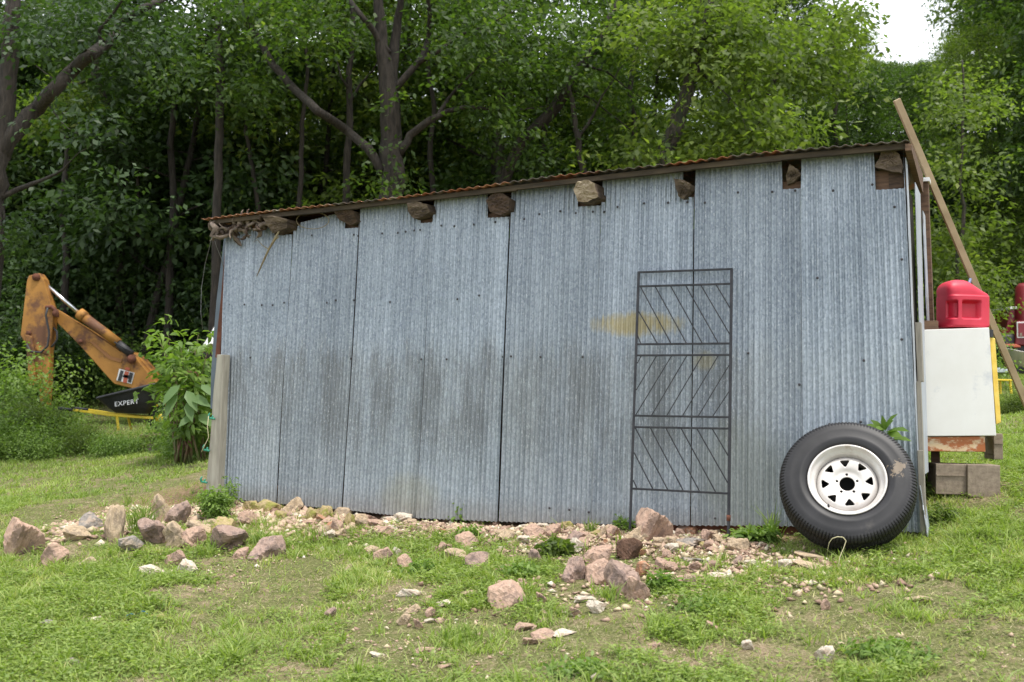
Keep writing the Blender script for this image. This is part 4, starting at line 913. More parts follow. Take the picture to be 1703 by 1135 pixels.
# x0, y0, x1, y1 in photograph pixels, colour, flatness (depth factor), label
ROCKS = [
 (5, 874, 59, 931, 'pink', 1, 'largest pink boulder, farthest left in the grass'), (66, 910, 107, 945, 'pink', 1, 'blocky pink stone just right of the leftmost boulder'),
 (105, 882, 146, 903, 'tan', .8, 'low tan stone in the grass between leftmost boulder and grey stone'), (132, 859, 170, 886, 'grey', .9, 'dark grey stone left of the upright pointed one'),
 (170, 854, 200, 909, 'tan', .7, 'upright pointed tan stone standing left of the grass tuft'), (252, 833, 284, 880, 'tan', .8, 'tall tan boulder at the top of the left heap'),
 (274, 842, 308, 881, 'purple', .8, 'split boulder face leaning on the tall tan boulder'), (229, 871, 270, 913, 'purple', .9, 'dark purplish stone below the grass tuft'),
 (197, 899, 232, 922, 'grey', .9, 'flat grey stone at the left foot of the heap'), (270, 877, 313, 918, 'tan', 1, 'large tan stone in the front row of the left heap'),
 (303, 884, 335, 916, 'pink', 1, 'rounded pink stone in the front row of the left heap'), (350, 884, 405, 923, 'purple', .8, 'broad dark pink stone with pointed top below the fence post'),
 (411, 904, 466, 936, 'purple', .9, 'grey pink boulder at the front right of the left heap'), (309, 870, 346, 893, 'tan', .7, 'tan stone behind the front row of the heap'),
 (340, 868, 382, 895, 'mossy', .8, 'tan stone with yellow moss below the weedy post'), (386, 916, 410, 932, 'pink', .9, 'small pink stone left of the grey pink boulder'),
 (276, 921, 304, 943, 'pink', .9, 'small pink stone right of the flat white slab'), (295, 936, 324, 956, 'pale', .9, 'pale rounded stone below the front row of the heap'),
 (224, 936, 274, 957, 'pale', .25, 'flat white slab lying in the grass below the heap'), (401, 838, 428, 857, 'mossy', .9, 'yellowish stone under the left edge of the cladding'),
 (427, 837, 468, 858, 'mossy', .9, 'broad mossy yellow stone against the shed base'), (465, 834, 498, 862, 'tan', 1, 'tan stone right of the broad mossy one'),
 (393, 856, 424, 880, 'pink', 1, 'pinkish stone in front of the yellowish one at the wall'), (529, 847, 552, 868, 'mossy', 1, 'greenest mossy stone touching the shed base'),
 (508, 850, 532, 872, 'mossy', 1, 'tan mossy stone just left of the greenest one'), (549, 868, 570, 892, 'pink', 1, 'pink stone below the greenest mossy stone'),
 (535, 886, 559, 901, 'pale', .8, 'whitish stone in front of the mossy stones'), (521, 879, 545, 896, 'tan', .9, 'rounded tan stone left of the whitish one'),
 (550, 848, 584, 865, 'tan', .7, 'long tan stone along the wall right of the moss'), (574, 860, 590, 885, 'mossy', .8, 'narrow upright mossy stone near the third seam'),
 (589, 861, 618, 882, 'tan', .9, 'tan stone right of the narrow mossy one'), (650, 857, 683, 874, 'pale', .8, 'long pale stone under the dark gap of the wall'),
 (622, 915, 650, 935, 'pink', .8, 'pink wedge stone in the grass below the third sheet'), (661, 927, 684, 947, 'pink', 1, 'pink cube of stone right of the pink wedge'),
 (654, 914, 668, 926, 'pale', .9, 'tiny white pink stone above the pink cube'), (601, 912, 630, 924, 'tan', .6, 'flat tan stone left of the pink wedge'),
 (730, 906, 751, 921, 'pink', .9, 'small pink stone left of the broad sloping one'), (758, 891, 795, 913, 'pink', .6, 'broad sloping pink stone beneath the leafy weed'),
 (744, 919, 779, 938, 'tan', .8, 'low tan pink stone left of the pink grey pair mate'), (775, 924, 811, 950, 'purple', .9, 'rounded grey pink stone below the leafy weed'),
 (659, 973, 699, 997, 'pale', .5, 'white flat stone with rough edge, left of the white wedge'), (812, 980, 872, 1015, 'pink', .9, 'big rounded pink boulder alone in the middle of the lawn'),
 (726, 995, 755, 1013, 'pale', .4, 'white wedge shaped flat stone in the lawn'), (705, 994, 718, 1006, 'pink', .9, 'tiny pink stone left of the white wedge'),
 (707, 1015, 722, 1028, 'pink', .9, 'small pink stone under the white wedge'), (672, 1011, 696, 1026, 'tan', .6, 'tan stone half sunk below the white flat stone'),
 (660, 1027, 680, 1043, 'tan', .8, 'tan stone half sunk, lowest on the left of the cluster'), (688, 1033, 703, 1049, 'pink', .9, 'pink stone right of the lowest half sunk one'),
 (706, 1027, 723, 1040, 'pale', .5, 'cream stone below the small pink stone'), (688, 1070, 723, 1091, 'pink', .4, 'flat pinkish slab near the bottom of the lawn'),
 (616, 1085, 641, 1094, 'pale', .3, 'thin white slab at the bottom left of the pinkish slab'), (823, 942, 852, 957, 'pink', .6, 'pale pink half buried stone above the big rounded boulder'),
 (860, 895, 884, 907, 'pale', .6, 'cream flat stone below the red rusty strip'), (823, 969, 837, 982, 'pink', .9, 'small pink stone just above the big rounded boulder'),
 (861, 966, 876, 979, 'pink', .9, 'small pointed pink stone upper right of the rounded boulder'), (893, 990, 910, 1008, 'pink', 1, 'small round pink stone right of the big rounded boulder'),
 (880, 860, 902, 875, 'pink', .9, 'pinkish stone touching the cladding at its rusty lip'), (872, 877, 904, 896, 'pink', .9, 'pinkish stone in front of the rusty lip'),
 (908, 877, 933, 897, 'pink', 1, 'round pink stone right of its neighbour at the rusty lip'), (829, 887, 852, 907, 'tan', .9, 'tan stone beneath the leafy weed at the fifth seam'),
 (880, 920, 901, 943, 'purple', .9, 'dull pink stone left of the dark leafed weed'), (573, 941, 587, 951, 'tan', .9, 'tiny tan stone in the grass below the third seam'),
 (539, 1015, 557, 1030, 'purple', .9, 'lone small purple pink stone on the left lawn'), (138, 1024, 165, 1038, 'pale', .35, 'pale flat stone on the lower left lawn'),
 (62, 1029, 88, 1044, 'grey', .35, 'grey flat stone left of the pale one on the left lawn'), (125, 932, 153, 947, 'tan', .6, 'low tan stone below the blocky pink one'),
 (250, 1020, 281, 1032, 'mossy', .4, 'flat mossy stone on the left lawn'), (105, 1090, 137, 1108, 'grey', .4, 'grey pink flat stone at the lower left'),
 (1064, 858, 1119, 908, 'pink', .9, 'biggest pink boulder leaning at the foot of the trellis'), (1037, 881, 1076, 911, 'tan', .9, 'tan boulder left of the biggest pink one'),
 (1029, 902, 1069, 935, 'brown', .9, 'dark rust brown stone below the tan boulder'), (1111, 886, 1176, 914, 'grey', .4, 'long flat grey slab right of the biggest boulder'),
 (1107, 896, 1125, 909, 'tan', 1, 'small tan stone at the left tip of the grey slab'), (1134, 922, 1176, 943, 'grey', .5, 'pale grey angular slab below the long grey one'),
 (949, 901, 972, 923, 'pale', .8, 'whitish pointed stone right of the dark leafed weed'), (974, 914, 1015, 944, 'pink', 1, 'cracked pink stone above the pair of pink boulders'),
 (936, 937, 973, 972, 'purple', 1, 'left one of the pair of pink boulders in the rubble'), (976, 940, 1024, 976, 'pink', 1, 'right one of the pair of pink boulders in the rubble'),
 (1013, 944, 1066, 997, 'purple', .9, 'big dark pink boulder in the middle of the rubble'), (1044, 970, 1080, 1004, 'pink', 1, 'rounded pink stone right of the big dark pink boulder'),
 (1056, 939, 1080, 962, 'brick', .9, 'orange stone above the rounded pink one'), (954, 986, 995, 1005, 'pale', .35, 'flat white stone left below the big dark boulder'),
 (980, 1004, 1009, 1023, 'pale', .8, 'pale knobbly stone below the flat white one'), (950, 1013, 967, 1029, 'pink', .8, 'small pink stone left of the pale knobbly one'),
 (1214, 902, 1245, 922, 'tan', .8, 'pale tan stone right of the trellis foot'), (1181, 951, 1231, 964, 'pale', .3, 'long thin white slab in the grass'),
 (1240, 927, 1270, 942, 'pale', .4, 'pale flat stone to the left of the wheel'), (1291, 934, 1316, 950, 'pale', .6, 'white pink stone just left of the flat slabs by the wheel'),
 (1138, 960, 1157, 979, 'tan', .8, 'low tan stone left of the long thin white slab'), (1078, 956, 1120, 973, 'pale', .35, 'flat greenish white slab right of the orange stone'),
 (1106, 939, 1129, 954, 'pink', .7, 'pinkish stone above the flat greenish slab'), (1177, 1039, 1198, 1055, 'pink', .6, 'small sunken pink stone on the right lawn'),
 (1236, 1071, 1254, 1086, 'pale', .7, 'small white stone on the lower right lawn'), (952, 1113, 980, 1129, 'pale', .4, 'whitish stone at the bottom centre of the lawn'),
 (983, 1124, 995, 1136, 'pale', .8, 'white pebble beside the whitish stone at the bottom'), (1075, 1066, 1098, 1078, 'pink', .4, 'flat pinkish stone low on the lawn below the trellis'),
 (1010, 880, 1034, 899, 'pink', .9, 'pinkish stone left of the trellis foot'), (993, 880, 1012, 899, 'tan', .9, 'tan stone second left of the trellis foot'),
 (1101, 919, 1120, 938, 'pink', .9, 'small pink stone above the pale grey slab'), (1104, 907, 1129, 922, 'pale', .8, 'pale stone between the two grey slabs'),
 (1169, 886, 1192, 904, 'pink', .9, 'pinkish stone at the right end of the long grey slab'), (941, 887, 976, 904, 'purple', .6, 'long dull pink stone near the rusty strip'),
 (1220, 930, 1237, 944, 'purple', .8, 'small purplish stone left of the pale flat one'), (1330, 917, 1387, 934, 'tan', .2, 'upper of two thin tan slabs below the wheel'),
 (1328, 931, 1385, 950, 'tan', .2, 'lower of two thin tan slabs below the wheel'), (1312, 927, 1338, 941, 'pale', .4, 'cream stone touching the two thin slabs'),
 (1507, 986, 1551, 1005, 'tan', .4, 'flat earthy stone sunk in the right lawn'), (1360, 1083, 1388, 1106, 'pale', .8, 'white quartz lump at the lower right'),
 (1367, 1001, 1381, 1017, 'pink', .9, 'small pinkish stone above the white quartz lump'), (767, 981, 796, 991, 'tan', .4, 'thin tan stone left of the big rounded boulder'),
 (730, 1103, 752, 1115, 'pink', .4, 'flat pink stone at the bottom left of centre'), (1088, 898, 1110, 912, 'tan', .8, 'small tan stone under the right edge of the biggest boulder'),
 (858, 1030, 890, 1052, 'pink', .5, 'upper left lump of the crumbling pale pink heap'), (885, 1040, 925, 1066, 'pink', .5, 'middle lump of the crumbling pale pink heap'),
 (918, 1044, 955, 1060, 'pale', .5, 'right lump of the crumbling pale pink heap'), (870, 1054, 900, 1076, 'pink', .5, 'lowest lump of the crumbling pale pink heap'),
 (893, 1026, 912, 1040, 'purple', .5, 'dark lump at the top of the crumbling heap')]
occ = []
for i, (x0, y0, x1, y1, c_, fl, lab) in enumerate(ROCKS):
    rr = random.Random(i * 3 + 1); xm = (x0 + x1) / 2
    g = ground_hit(xm, y1 - (y1 - y0) * .12); Yd = g[1]
    wd = (x1 - x0) / FPX * Yd * 1.16; ht = (y1 - y0) / FPX * Yd * (1.25 if fl > .5 else .8)
    if fl <= .5: ht = max(.018, ht * .8)
    dp = wd * (.85 if fl > .5 else .8)
    o = link('stone', RM[c_, i % 4], None, (g[0], g[1] + dp * .32, g[2] + ht * (.31 if fl > .5 else .20)), (rr.uniform(-.15, .15), rr.uniform(-.15, .15) , rr.uniform(-.5, .5) + (math.pi if rr.random() < .5 else 0)), (wd / 2, dp / 2, ht / 2 * 1.15))
    tag(o, lab, 'stone', 'loose stones in front of the shed'); occ.append((g[0], g[1] + dp * .3, wd * .5))
# many smaller ones of the rubble strip: single stones, nothing tells one from the next
SM = [('tan', 'small tan stone among the rubble along the shed base'), ('pink', 'small pinkish stone among the rubble along the shed base'), ('pale', 'small whitish stone among the rubble along the shed base'),
      ('mossy', 'small yellowish mossy stone among the rubble along the shed base'), ('brick', 'small orange stone among the rubble along the shed base')]
cnt = 0; rr = random.Random(99)
while cnt < 183:
    px = rr.uniform(385, 1290); base = np.interp(px, [385, 600, 850, 1050, 1300], [842, 858, 872, 880, 890]); py = base + abs(rr.gauss(0, 1)) * (22 if px < 750 else 30) * (1.0 if px < 620 else .9)
    if px < 480: px -= rr.random() * 120 * (py - base > 18)
    g = ground_hit(px, py)
    if any(math.hypot(g[0] - a, g[1] - b) < c * .8 for a, b, c in occ): continue
    s = rr.uniform(.014, .046) * (1.0 if px < 1200 else .7) * (1.35 if px < 650 else 1)
    q = rr.choices(range(5), (4, 4, 1.6, 2 if px < 650 else .3, .8))[0]
    o = link('stone', RM[SM[q][0], rr.randrange(4)], None, (g[0], g[1], g[2] + s * .25), (rr.uniform(-.4, .4), rr.uniform(-.4, .4), rr.uniform(0, 6.3)), (s * rr.uniform(.9, 1.4), s, s * rr.uniform(.5, .9)))
    sheet = ('left of the cladding', 'before the first sheet', 'before the second sheet', 'before the third sheet', 'before the fourth sheet', 'before the fifth sheet', 'before the sixth sheet', 'under the trellis', 'between trellis and wheel')[sum(px > v for v in (370, 463, 572, 693, 829, 985, 1060, 1215))]
    adj = SM[q][1].split()[1] if SM[q][0] != 'mossy' else 'mossy yellow'
    tag(o, '%s %s stone %s, %s' % ('tiny' if s < .022 else 'small' if s < .033 else 'fist-sized', adj, sheet, 'close to the wall' if py - base < 12 else 'in the middle of the strip' if py - base < 30 else 'at the outer edge of the strip'), 'stone', 'small stones of the rubble strip'); cnt += 1
# gravel, chips and crumbs
n = 17000 
uu = rng.uniform(-.6, 4.15, n); dd = np.abs(rng.normal(0, .36, n)) + .01
gxw = ORG[0] + WD[0] * uu - WIN[0] * dd; gyw = ORG[1] + WD[1] * uu - WIN[1] * dd
more = 9000; sx = rng.uniform(-3.5, 3.5, more); sy = rng.uniform(3.9, 9, more); keep = vnoise(sx, sy, 1.6, 9) > .52
gxw = np.concatenate([gxw, sx[keep]]); gyw = np.concatenate([gyw, sy[keep]]); gz_ = G(gxw, gyw); N_ = len(gxw)
sz = rng.uniform(.003, .011, N_) * rng.uniform(.6, 1.5, N_)
nb_ = 5200; ub_ = np.concatenate([rng.normal(.3, .9, nb_ // 2), rng.uniform(-1, 4.2, nb_ - nb_ // 2)]); db_ = np.abs(rng.normal(0, .27, nb_)) + .015; db_ += (ub_ < .2) * rng.uniform(0, .75, nb_)
k_ = (ub_ > -.85) & (ub_ < 4.2); ub_, db_ = ub_[k_], db_[k_]
cxb = rng.normal(1.05, .50, 950); cyb = rng.normal(5.85, .32, 950)
gxw = np.concatenate([gxw, ORG[0] + WD[0] * ub_ - WIN[0] * db_, cxb]); gyw = np.concatenate([gyw, ORG[1] + WD[1] * ub_ - WIN[1] * db_, cyb])
sz = np.concatenate([sz, rng.uniform(.009, .027, len(ub_)) * np.where(ub_ < 1.6, 1.35, 1), rng.uniform(.007, .024, 950)]); gz_ = G(gxw, gyw); N_ = len(gxw)
oc = np.array([(1, 0, 0), (0, 1, 0), (-1, 0, 0), (0, -1, 0), (0, 0, 1), (0, 0, -1)], float)
of = np.array([(0, 1, 4), (1, 2, 4), (2, 3, 4), (3, 0, 4), (1, 0, 5), (2, 1, 5), (3, 2, 5), (0, 3, 5)])
Vg = (oc[None] + rng.normal(0, .28, (N_, 6, 3))) * rng.uniform(.7, 1.3, (N_, 6, 1)) * (sz[:, None, None] * np.array([1.2, 1, .7])[None, None]); an = rng.uniform(0, 6.28, N_)
ca, sa = np.cos(an)[:, None], np.sin(an)[:, None]; x_ = Vg[..., 0] * ca - Vg[..., 1] * sa; y_ = Vg[..., 0] * sa + Vg[..., 1] * ca
Vg = np.stack([x_ + gxw[:, None], y_ + gyw[:, None], Vg[..., 2] + gz_[:, None] + sz[:, None] * .3], -1)
Fg = (of[None] + (np.arange(N_) * 6)[:, None, None]).reshape(-1, 3)
def rnd_ramp_mat(name, els, rough=.95):
    m, t, b, l = nmat(name); at = t.nodes.new('ShaderNodeAttribute'); at.attribute_name = 'rnd'; r = ramp(t, els); l(at.outputs['Fac'], r.inputs[0]); l(r.outputs[0], b.inputs['Base Color']); b.inputs['Roughness'].default_value = rough; b.inputs['Specular IOR Level'].default_value = .2; return m
M['gravel'] = rnd_ramp_mat('gravel', [(0, (.22, .14, .10)), (.25, (.36, .25, .19)), (.6, (.48, .35, .26)), (.85, (.50, .42, .27)), (1, (.64, .57, .47))])
tag(link('gravel', npmesh('gravel', Vg.reshape(-1, 3), Fg, M['gravel'], np.repeat(rng.random(N_), 8))), kind='stuff')

# ------------------------------------------------------------ grass
def occm(x, y, k=1.0):
    m = np.zeros(len(x), bool)
    for a, b, c in occ: m |= (np.hypot(x - a, y - b) < c * .8 * k)
    return m
def wall_d(x, y): return -((x - ORG[0]) * WIN[0] + (y - ORG[1]) * WIN[1]), (x - ORG[0]) * WD[0] + (y - ORG[1]) * WD[1]
def scatter(n, y0, y1, spread, thr, soft, seed):
    r = np.random.default_rng(seed); y = y0 + (y1 - y0) * r.random(n) ** 1.0; x = (r.random(n) * 2 - 1) * spread * y
    cov = vnoise(x, y, .9, 21) * .45 + vnoise(x, y, 3.1, 22) * .35 + vnoise(x, y, 9, 23) * .2
    d, u = wall_d(x, y)
    rub = np.exp(-(np.clip(d, 0, 9) / .45) ** 2) * ((u > -1.6) & (u < 4.2)) * .30 + np.exp(-(np.hypot((x - .5), (y - 5.9)) / .55) ** 2) * .18
    p = np.clip((cov - thr - rub - .075 * np.exp(-((x - .1) / 1.3) ** 2) + np.clip(np.abs(x) - 1.6, 0, 1.5) * .06 + (x > 2.2) * .10) / soft, .04, 1)
    inside = (d < .01) & (u > -.02) & (u < 5.0) & (d > -1.3)
    k = (r.random(n) < p) & ~inside & ~occm(x, y)
    return x[k], y[k], r
def blades(x, y, r, h0, h1, wd, bend=.6):
    n = len(x); z = G(x, y); a = r.uniform(0, 6.283, n); h = r.uniform(h0, h1, n) * (0.35 + .6 * vnoise(x, y, 2.2, 31) + .7 * vnoise(x, y, 8, 32) ** 2 + .5 * vnoise(x, y, 21, 33) ** 2); b = r.uniform(.2, 1, n) * bend * h
    w_ = wd * r.uniform(.6, 1.3, n) * .5; pa = a + r.uniform(-1, 1, n)
    dx, dy = np.cos(a), np.sin(a); wx, wy = -np.sin(pa) * w_, np.cos(pa) * w_
    V = np.zeros((n, 6, 3)); 
    for i, (t, ww) in enumerate(((0, 1), (.55, .85), (1, .12))):
        cx_ = x + dx * b * t ** 1.7; cyy = y + dy * b * t ** 1.7; cz = z + h * (t - .25 * t * t * (b / h)) - .004
        V[:, 2 * i] = np.stack([cx_ - wx * ww, cyy - wy * ww, cz], 1); V[:, 2 * i + 1] = np.stack([cx_ + wx * ww, cyy + wy * ww, cz], 1)
    F = np.array([(0, 1, 3, 2), (2, 3, 5, 4)])[None] + (np.arange(n) * 6)[:, None, None]
    return V.reshape(-1, 3), F.reshape(-1, 4), n
x, y, r = scatter(760000, 3.5, 9.8, .76, .38, .20, 3)
V, F, n = blades(x, y, r, .012, .052, .0046, 1.6)
c_ = np.clip(vnoise(x, y, 1.2, 41) * .35 + vnoise(x, y, 5, 42) * .3 + r.normal(.25, .25, n), 0, 1)
tag(link('grass', npmesh('grass', V, F, LM['grass'], np.repeat(c_, 2))), kind='stuff')
x, y, r = scatter(300000, 9.5, 21, .76, .30, .2, 4)
V, F, n = blades(x, y, r, .02, .055, .010, 1.3)
c_ = np.clip(vnoise(x, y, 1.2, 41) * .5 + r.normal(.28, .22, n), 0, 1)
tag(link('far_grass', npmesh('far_grass', V, F, LM['grass'], np.repeat(c_, 2))), kind='stuff')
# coarse crabgrass: wide arching blades in clumps
r = np.random.default_rng(77); x, y, _ = scatter(8500, 3.5, 9.8, .76, .38, .2, 78); nb = 12
x = np.repeat(x, nb) + r.normal(0, .012, len(x) * nb); y = np.repeat(y, nb) + r.normal(0, .012, len(y) * nb)
V, F, n = blades(x, y, r, .03, .095, .0070, 1.5)
tag(link('crabgrass', npmesh('crabgrass', V, F, LM['grass'], np.repeat(np.clip(r.normal(.45, .25, n), 0, 1), 2))), kind='stuff')
# dry clippings lying flat
x, y, r = scatter(290000, 3.5, 9.5, .74, .0, .3, 5)
V, F, n = blades(x, y, r, .006, .016, .0030, 5)
tag(link('dry_clippings', npmesh('dry_clippings', V, F, LM['straw'], np.repeat(r.random(n), 2))), kind='stuff')
# low clover and creeping weeds: little leaves close to the soil
def leaves(C0, D, Nn, Ln, Wn, r, six=False):
    """rhombic or folded leaves; C0 bases, D directions, Nn normals"""
    D = D / np.linalg.norm(D, axis=1)[:, None]; S = np.cross(D, Nn); S /= np.maximum(np.linalg.norm(S, axis=1)[:, None], 1e-6); U = np.cross(S, D)
    L_ = Ln[:, None]; W = Wn[:, None] * .5
    if not six:
        V = np.stack([C0, C0 + D * L_ * .45 + S * W + U * L_ * .05, C0 + D * L_ - U * L_ * .08, C0 + D * L_ * .45 - S * W + U * L_ * .05], 1)
        F = np.array([[0, 1, 2, 3]])[None] + (np.arange(len(C0)) * 4)[:, None, None]; per = 1
    else:
        V = np.stack([C0, C0 + D * L_ * .28 + S * W * .9 + U * L_ * .06, C0 + D * L_ * .68 + S * W * .75 + U * L_ * .02, C0 + D * L_ - U * L_ * .14, C0 + D * L_ * .68 - S * W * .75 + U * L_ * .02, C0 + D * L_ * .28 - S * W * .9 + U * L_ * .06, C0 + D * L_ * .5 - U * L_ * .02], 1)
        F = np.array([[0, 1, 2, 6], [6, 2, 3, 4], [0, 6, 4, 5]])[None] + (np.arange(len(C0)) * 7)[:, None, None]; per = 3
    return V.reshape(-1, 3), F.reshape(-1, 4), per
x, y, r = scatter(410000, 3.5, 10, .74, .34, .2, 6)
k = vnoise(x, y, 1.7, 51) * .6 + vnoise(x, y, 6, 52) * .4 > .43; x, y = x[k], y[k]; n = len(x)
z = G(x, y) + r.uniform(.004, .045, n); a = r.uniform(0, 6.28, n)
D = np.stack([np.cos(a), np.sin(a), r.uniform(-.2, .4, n)], 1); Nn = np.stack([r.normal(0, .35, n), r.normal(0, .35, n), np.ones(n)], 1)
V, F, per = leaves(np.stack([x, y, z], 1), D, Nn, r.uniform(.010, .034, n), r.uniform(.007, .018, n), r)
tag(link('low_weeds', npmesh('low_weeds', V, F, LM['grass'], np.repeat(r.random(n) * .8, per))), kind='stuff')

# ------------------------------------------------------------ single leafy plants
def sprays(C, outw, nl, rad, ll, lw, r, tilt=.5, six=False, droop=.25, flat=.25):
    """clusters of leaves around centres C"""
    n = len(C); Nn = outw * .35 + r.normal(0, tilt, (n, 3)) * .5; Nn[:, 2] += .9; Nn /= np.linalg.norm(Nn, axis=1)[:, None]
    k = np.repeat(np.arange(n), nl); m = len(k); a = r.uniform(0, 6.283, m); rr_ = np.sqrt(r.random(m)) * rad
    ref = np.tile(np.array([[1.0, .13, 0]]), (m, 1)); N2 = Nn[k]; X_ = np.cross(N2, ref); X_ /= np.linalg.norm(X_, axis=1)[:, None]; Y_ = np.cross(N2, X_)
    rv = X_ * np.cos(a)[:, None] + Y_ * np.sin(a)[:, None]
    P0 = C[k] + rv * rr_[:, None] + N2 * r.normal(0, flat, m)[:, None] * rad
    D = rv + r.normal(0, .6, (m, 3)); D[:, 2] -= droop
    N3 = N2 + r.normal(0, .45, (m, 3))
    sr = r.random(n)[k] * .55 + r.random(m) * .45
    V, F, per = leaves(P0, D, N3, ll * r.uniform(.65, 1.25, m), lw * r.uniform(.65, 1.2, m), r, six)
    return V, F, np.repeat(sr, per)
def plant(name, px, py, hpx, wpx, Y, label, cat, mat=None, ll=.05, lw=.025, n=60, seed=0, group=None, ground=True, stemm=None, six=True, spray_r=.05):
    r = np.random.default_rng(seed); rs = random.Random(seed)
    if ground: b = ground_hit(px, py)
    else: b = P(px, py, Y)
    Y = b[1]; h = hpx / FPX * Y; w_ = wpx / FPX * Y
    root = empty(name, tuple(b), 0, label, cat, group); tips = []; mb = MB()
    for q in range(max(3, int(n / 9))):
        a = rs.uniform(0, 6.28); rr_ = rs.random() ** .6; t = Vector((math.cos(a) * rr_ * w_ / 2, math.sin(a) * rr_ * w_ / 3, h * (1 - .45 * rr_ * rr_) * rs.uniform(.6, 1)))
        p0 = Vector((t.x * .2, t.y * .2, -.01)); m_ = (p0 + t) / 2 + Vector((0, 0, h * .1))
        mb.tube([p0, m_, t], [max(.0015, h * .012), max(.0012, h * .009), .001], 5)
        for s in (.35, .55, .75, .9, 1.0): tips.append(p0 * (1 - s) ** 2 + m_ * 2 * s * (1 - s) + t * s * s)
    mb.build('stem', stemm or M['stemgreen'], root)
    C = np.array([list(p) for p in tips]); outw = C - np.array([0, 0, h * .3]); outw /= np.linalg.norm(outw, axis=1)[:, None] + 1e-6
    V, F, c_ = sprays(C, outw, max(3, int(n * 5 / len(C))), spray_r, ll, lw, r, .5, six)
    link('foliage', npmesh('foliage', V, F, mat or LM['weed'], c_), root); return root
plant('leafy_weed', 772, 868, 28, 46, 0, 'bright leafy weed growing against the cladding at the fourth sheet', 'weed', ll=.04, lw=.022, n=70, seed=1)
plant('leafy_weed', 806, 868, 22, 34, 0, 'bright leafy weed, right-hand one of two beside the fifth seam', 'weed', ll=.045, lw=.026, n=50, seed=2)
plant('leafy_weed', 922, 925, 32, 48, 0, 'dark leafed weed between the round stones below the rusty strip', 'weed', LM['bright'], ll=.05, lw=.026, n=70, seed=3)
plant('leafy_weed', 1034, 884, 22, 30, 0, 'small leafy weed at the left foot of the trellis', 'weed', ll=.04, lw=.015, n=35, seed=4)
plant('leafy_weed', 1262, 905, 28, 66, 0, 'spreading leafy weed between trellis and wheel', 'weed', ll=.06, lw=.026, n=90, seed=5)
plant('leafy_weed', 1232, 898, 18, 30, 0, 'yellow green seedling right of the trellis foot', 'weed', ll=.04, lw=.02, n=25, seed=6)
plant('leafy_weed', 1100, 985, 30, 60, 0, 'leafy weed right of the rounded pink stone', 'weed', LM['weed'], ll=.045, lw=.016, n=80, seed=7)
plant('leafy_weed', 780, 900, 26, 40, 0, 'weed patch in front of the sloping pink stone', 'weed', ll=.03, lw=.018, n=60, seed=8)
plant('leafy_weed', 700, 955, 22, 66, 0, 'pale green ferny weed right of the pink cube of stone', 'weed', ll=.025, lw=.012, n=120, seed=9)
plant('leafy_weed', 862, 960, 20, 80, 0, 'low dark weed patch above the small pointed pink stone', 'weed', LM['weed'], ll=.03, lw=.016, n=110, seed=10)
plant('leafy_weed', 1560, 870, 26, 90, 0, 'untidy weed at the right corner of the shed', 'weed', LM['bright'], ll=.05, lw=.014, n=90, seed=12)
plant('leafy_weed', 1540, 815, 26, 30, 0, 'small weed in the dark gap beside the concrete blocks', 'weed', ll=.04, lw=.022, n=30, seed=13)
plant('climbing_weed', 352, 868, 60, 64, 0, 'light green bushy weed climbing the fence post at the left corner', 'weed', ll=.028, lw=.016, n=330, seed=14, spray_r=.05)
plant('climbing_weed', 378, 850, 62, 34, 0, 'thin weed rising in front of the left edge of the cladding', 'weed', ll=.026, lw=.014, n=60, seed=15)
plant('leafy_weed', 1655, 770, 50, 30, 0, 'slender weed behind the right concrete block', 'weed', ll=.04, lw=.02, n=30, seed=16)
plant('leafy_weed', 1575, 820, 16, 90, 0, 'low weeds along the foot of the concrete blocks', 'weed', ll=.03, lw=.014, n=80, seed=17)
plant('leafy_weed', 1170, 1010, 11, 140, 0, 'sparse low weed in the lawn below the long thin slab', 'weed', LM['weed'], ll=.03, lw=.012, n=110, seed=18)
plant('leafy_weed', 1480, 1090, 14, 190, 0, 'broad leafed weed patch at the lower right of the lawn', 'weed', ll=.034, lw=.015, n=170, seed=19)
plant('leafy_weed', 960, 1120, 12, 150, 0, 'broad leafed weed patch at the bottom centre of the lawn', 'weed', LM['weed'], ll=.03, lw=.016, n=150, seed=20)
# the plant with big pointed leaves behind the wheel
bp = w2l(wall_hit(1478, 880, .06)); pl = empty('broad_leaf_plant', tuple(wall_hit(1478, 885, .06)), 0, 'plant with big pointed green leaves rising behind the top right of the wheel', 'plant')
po = wall_hit(1478, 885, .06)
def PL(px, py, off=.06): return Vector(wall_hit(px, py, off) - po)
MB().tube([(0, 0, -.02), PL(1476, 800), PL(1470, 740), PL(1472, 718)], [.006, .005, .004, .002], 6).build('stem', M['stemgreen'], pl)
tips = [(1470, 722, 1441, 708, .18), (1470, 718, 1452, 700, .12), (1471, 716, 1468, 694, .10), (1472, 716, 1487, 689, .12), (1472, 720, 1506, 712, .17), (1474, 735, 1510, 728, .16), (1472, 730, 1446, 722, .2), (1472, 718, 1480, 700, .16),
        (1473, 742, 1500, 748, .15), (1473, 724, 1493, 722, .2), (1471, 726, 1455, 730, .2), (1472, 715, 1460, 712, .2)]
Cb = np.array([list(PL(a, b)) for a, b, *_ in tips]); Tb = np.array([list(PL(c, d, o_)) for _, _, c, d, o_ in tips]); D = Tb - Cb; Ln = np.linalg.norm(D, axis=1)
V, F, per = leaves(Cb, D, np.array([[-.2, -.5, .8]] * len(D)) + rng.normal(0, .3, (len(D), 3)), Ln * 1.1, Ln * .42, rng, True)
link('foliage', npmesh('foliage', V, F, LM['weed'], np.repeat(rng.uniform(.2, .8, len(D)), per)), pl)
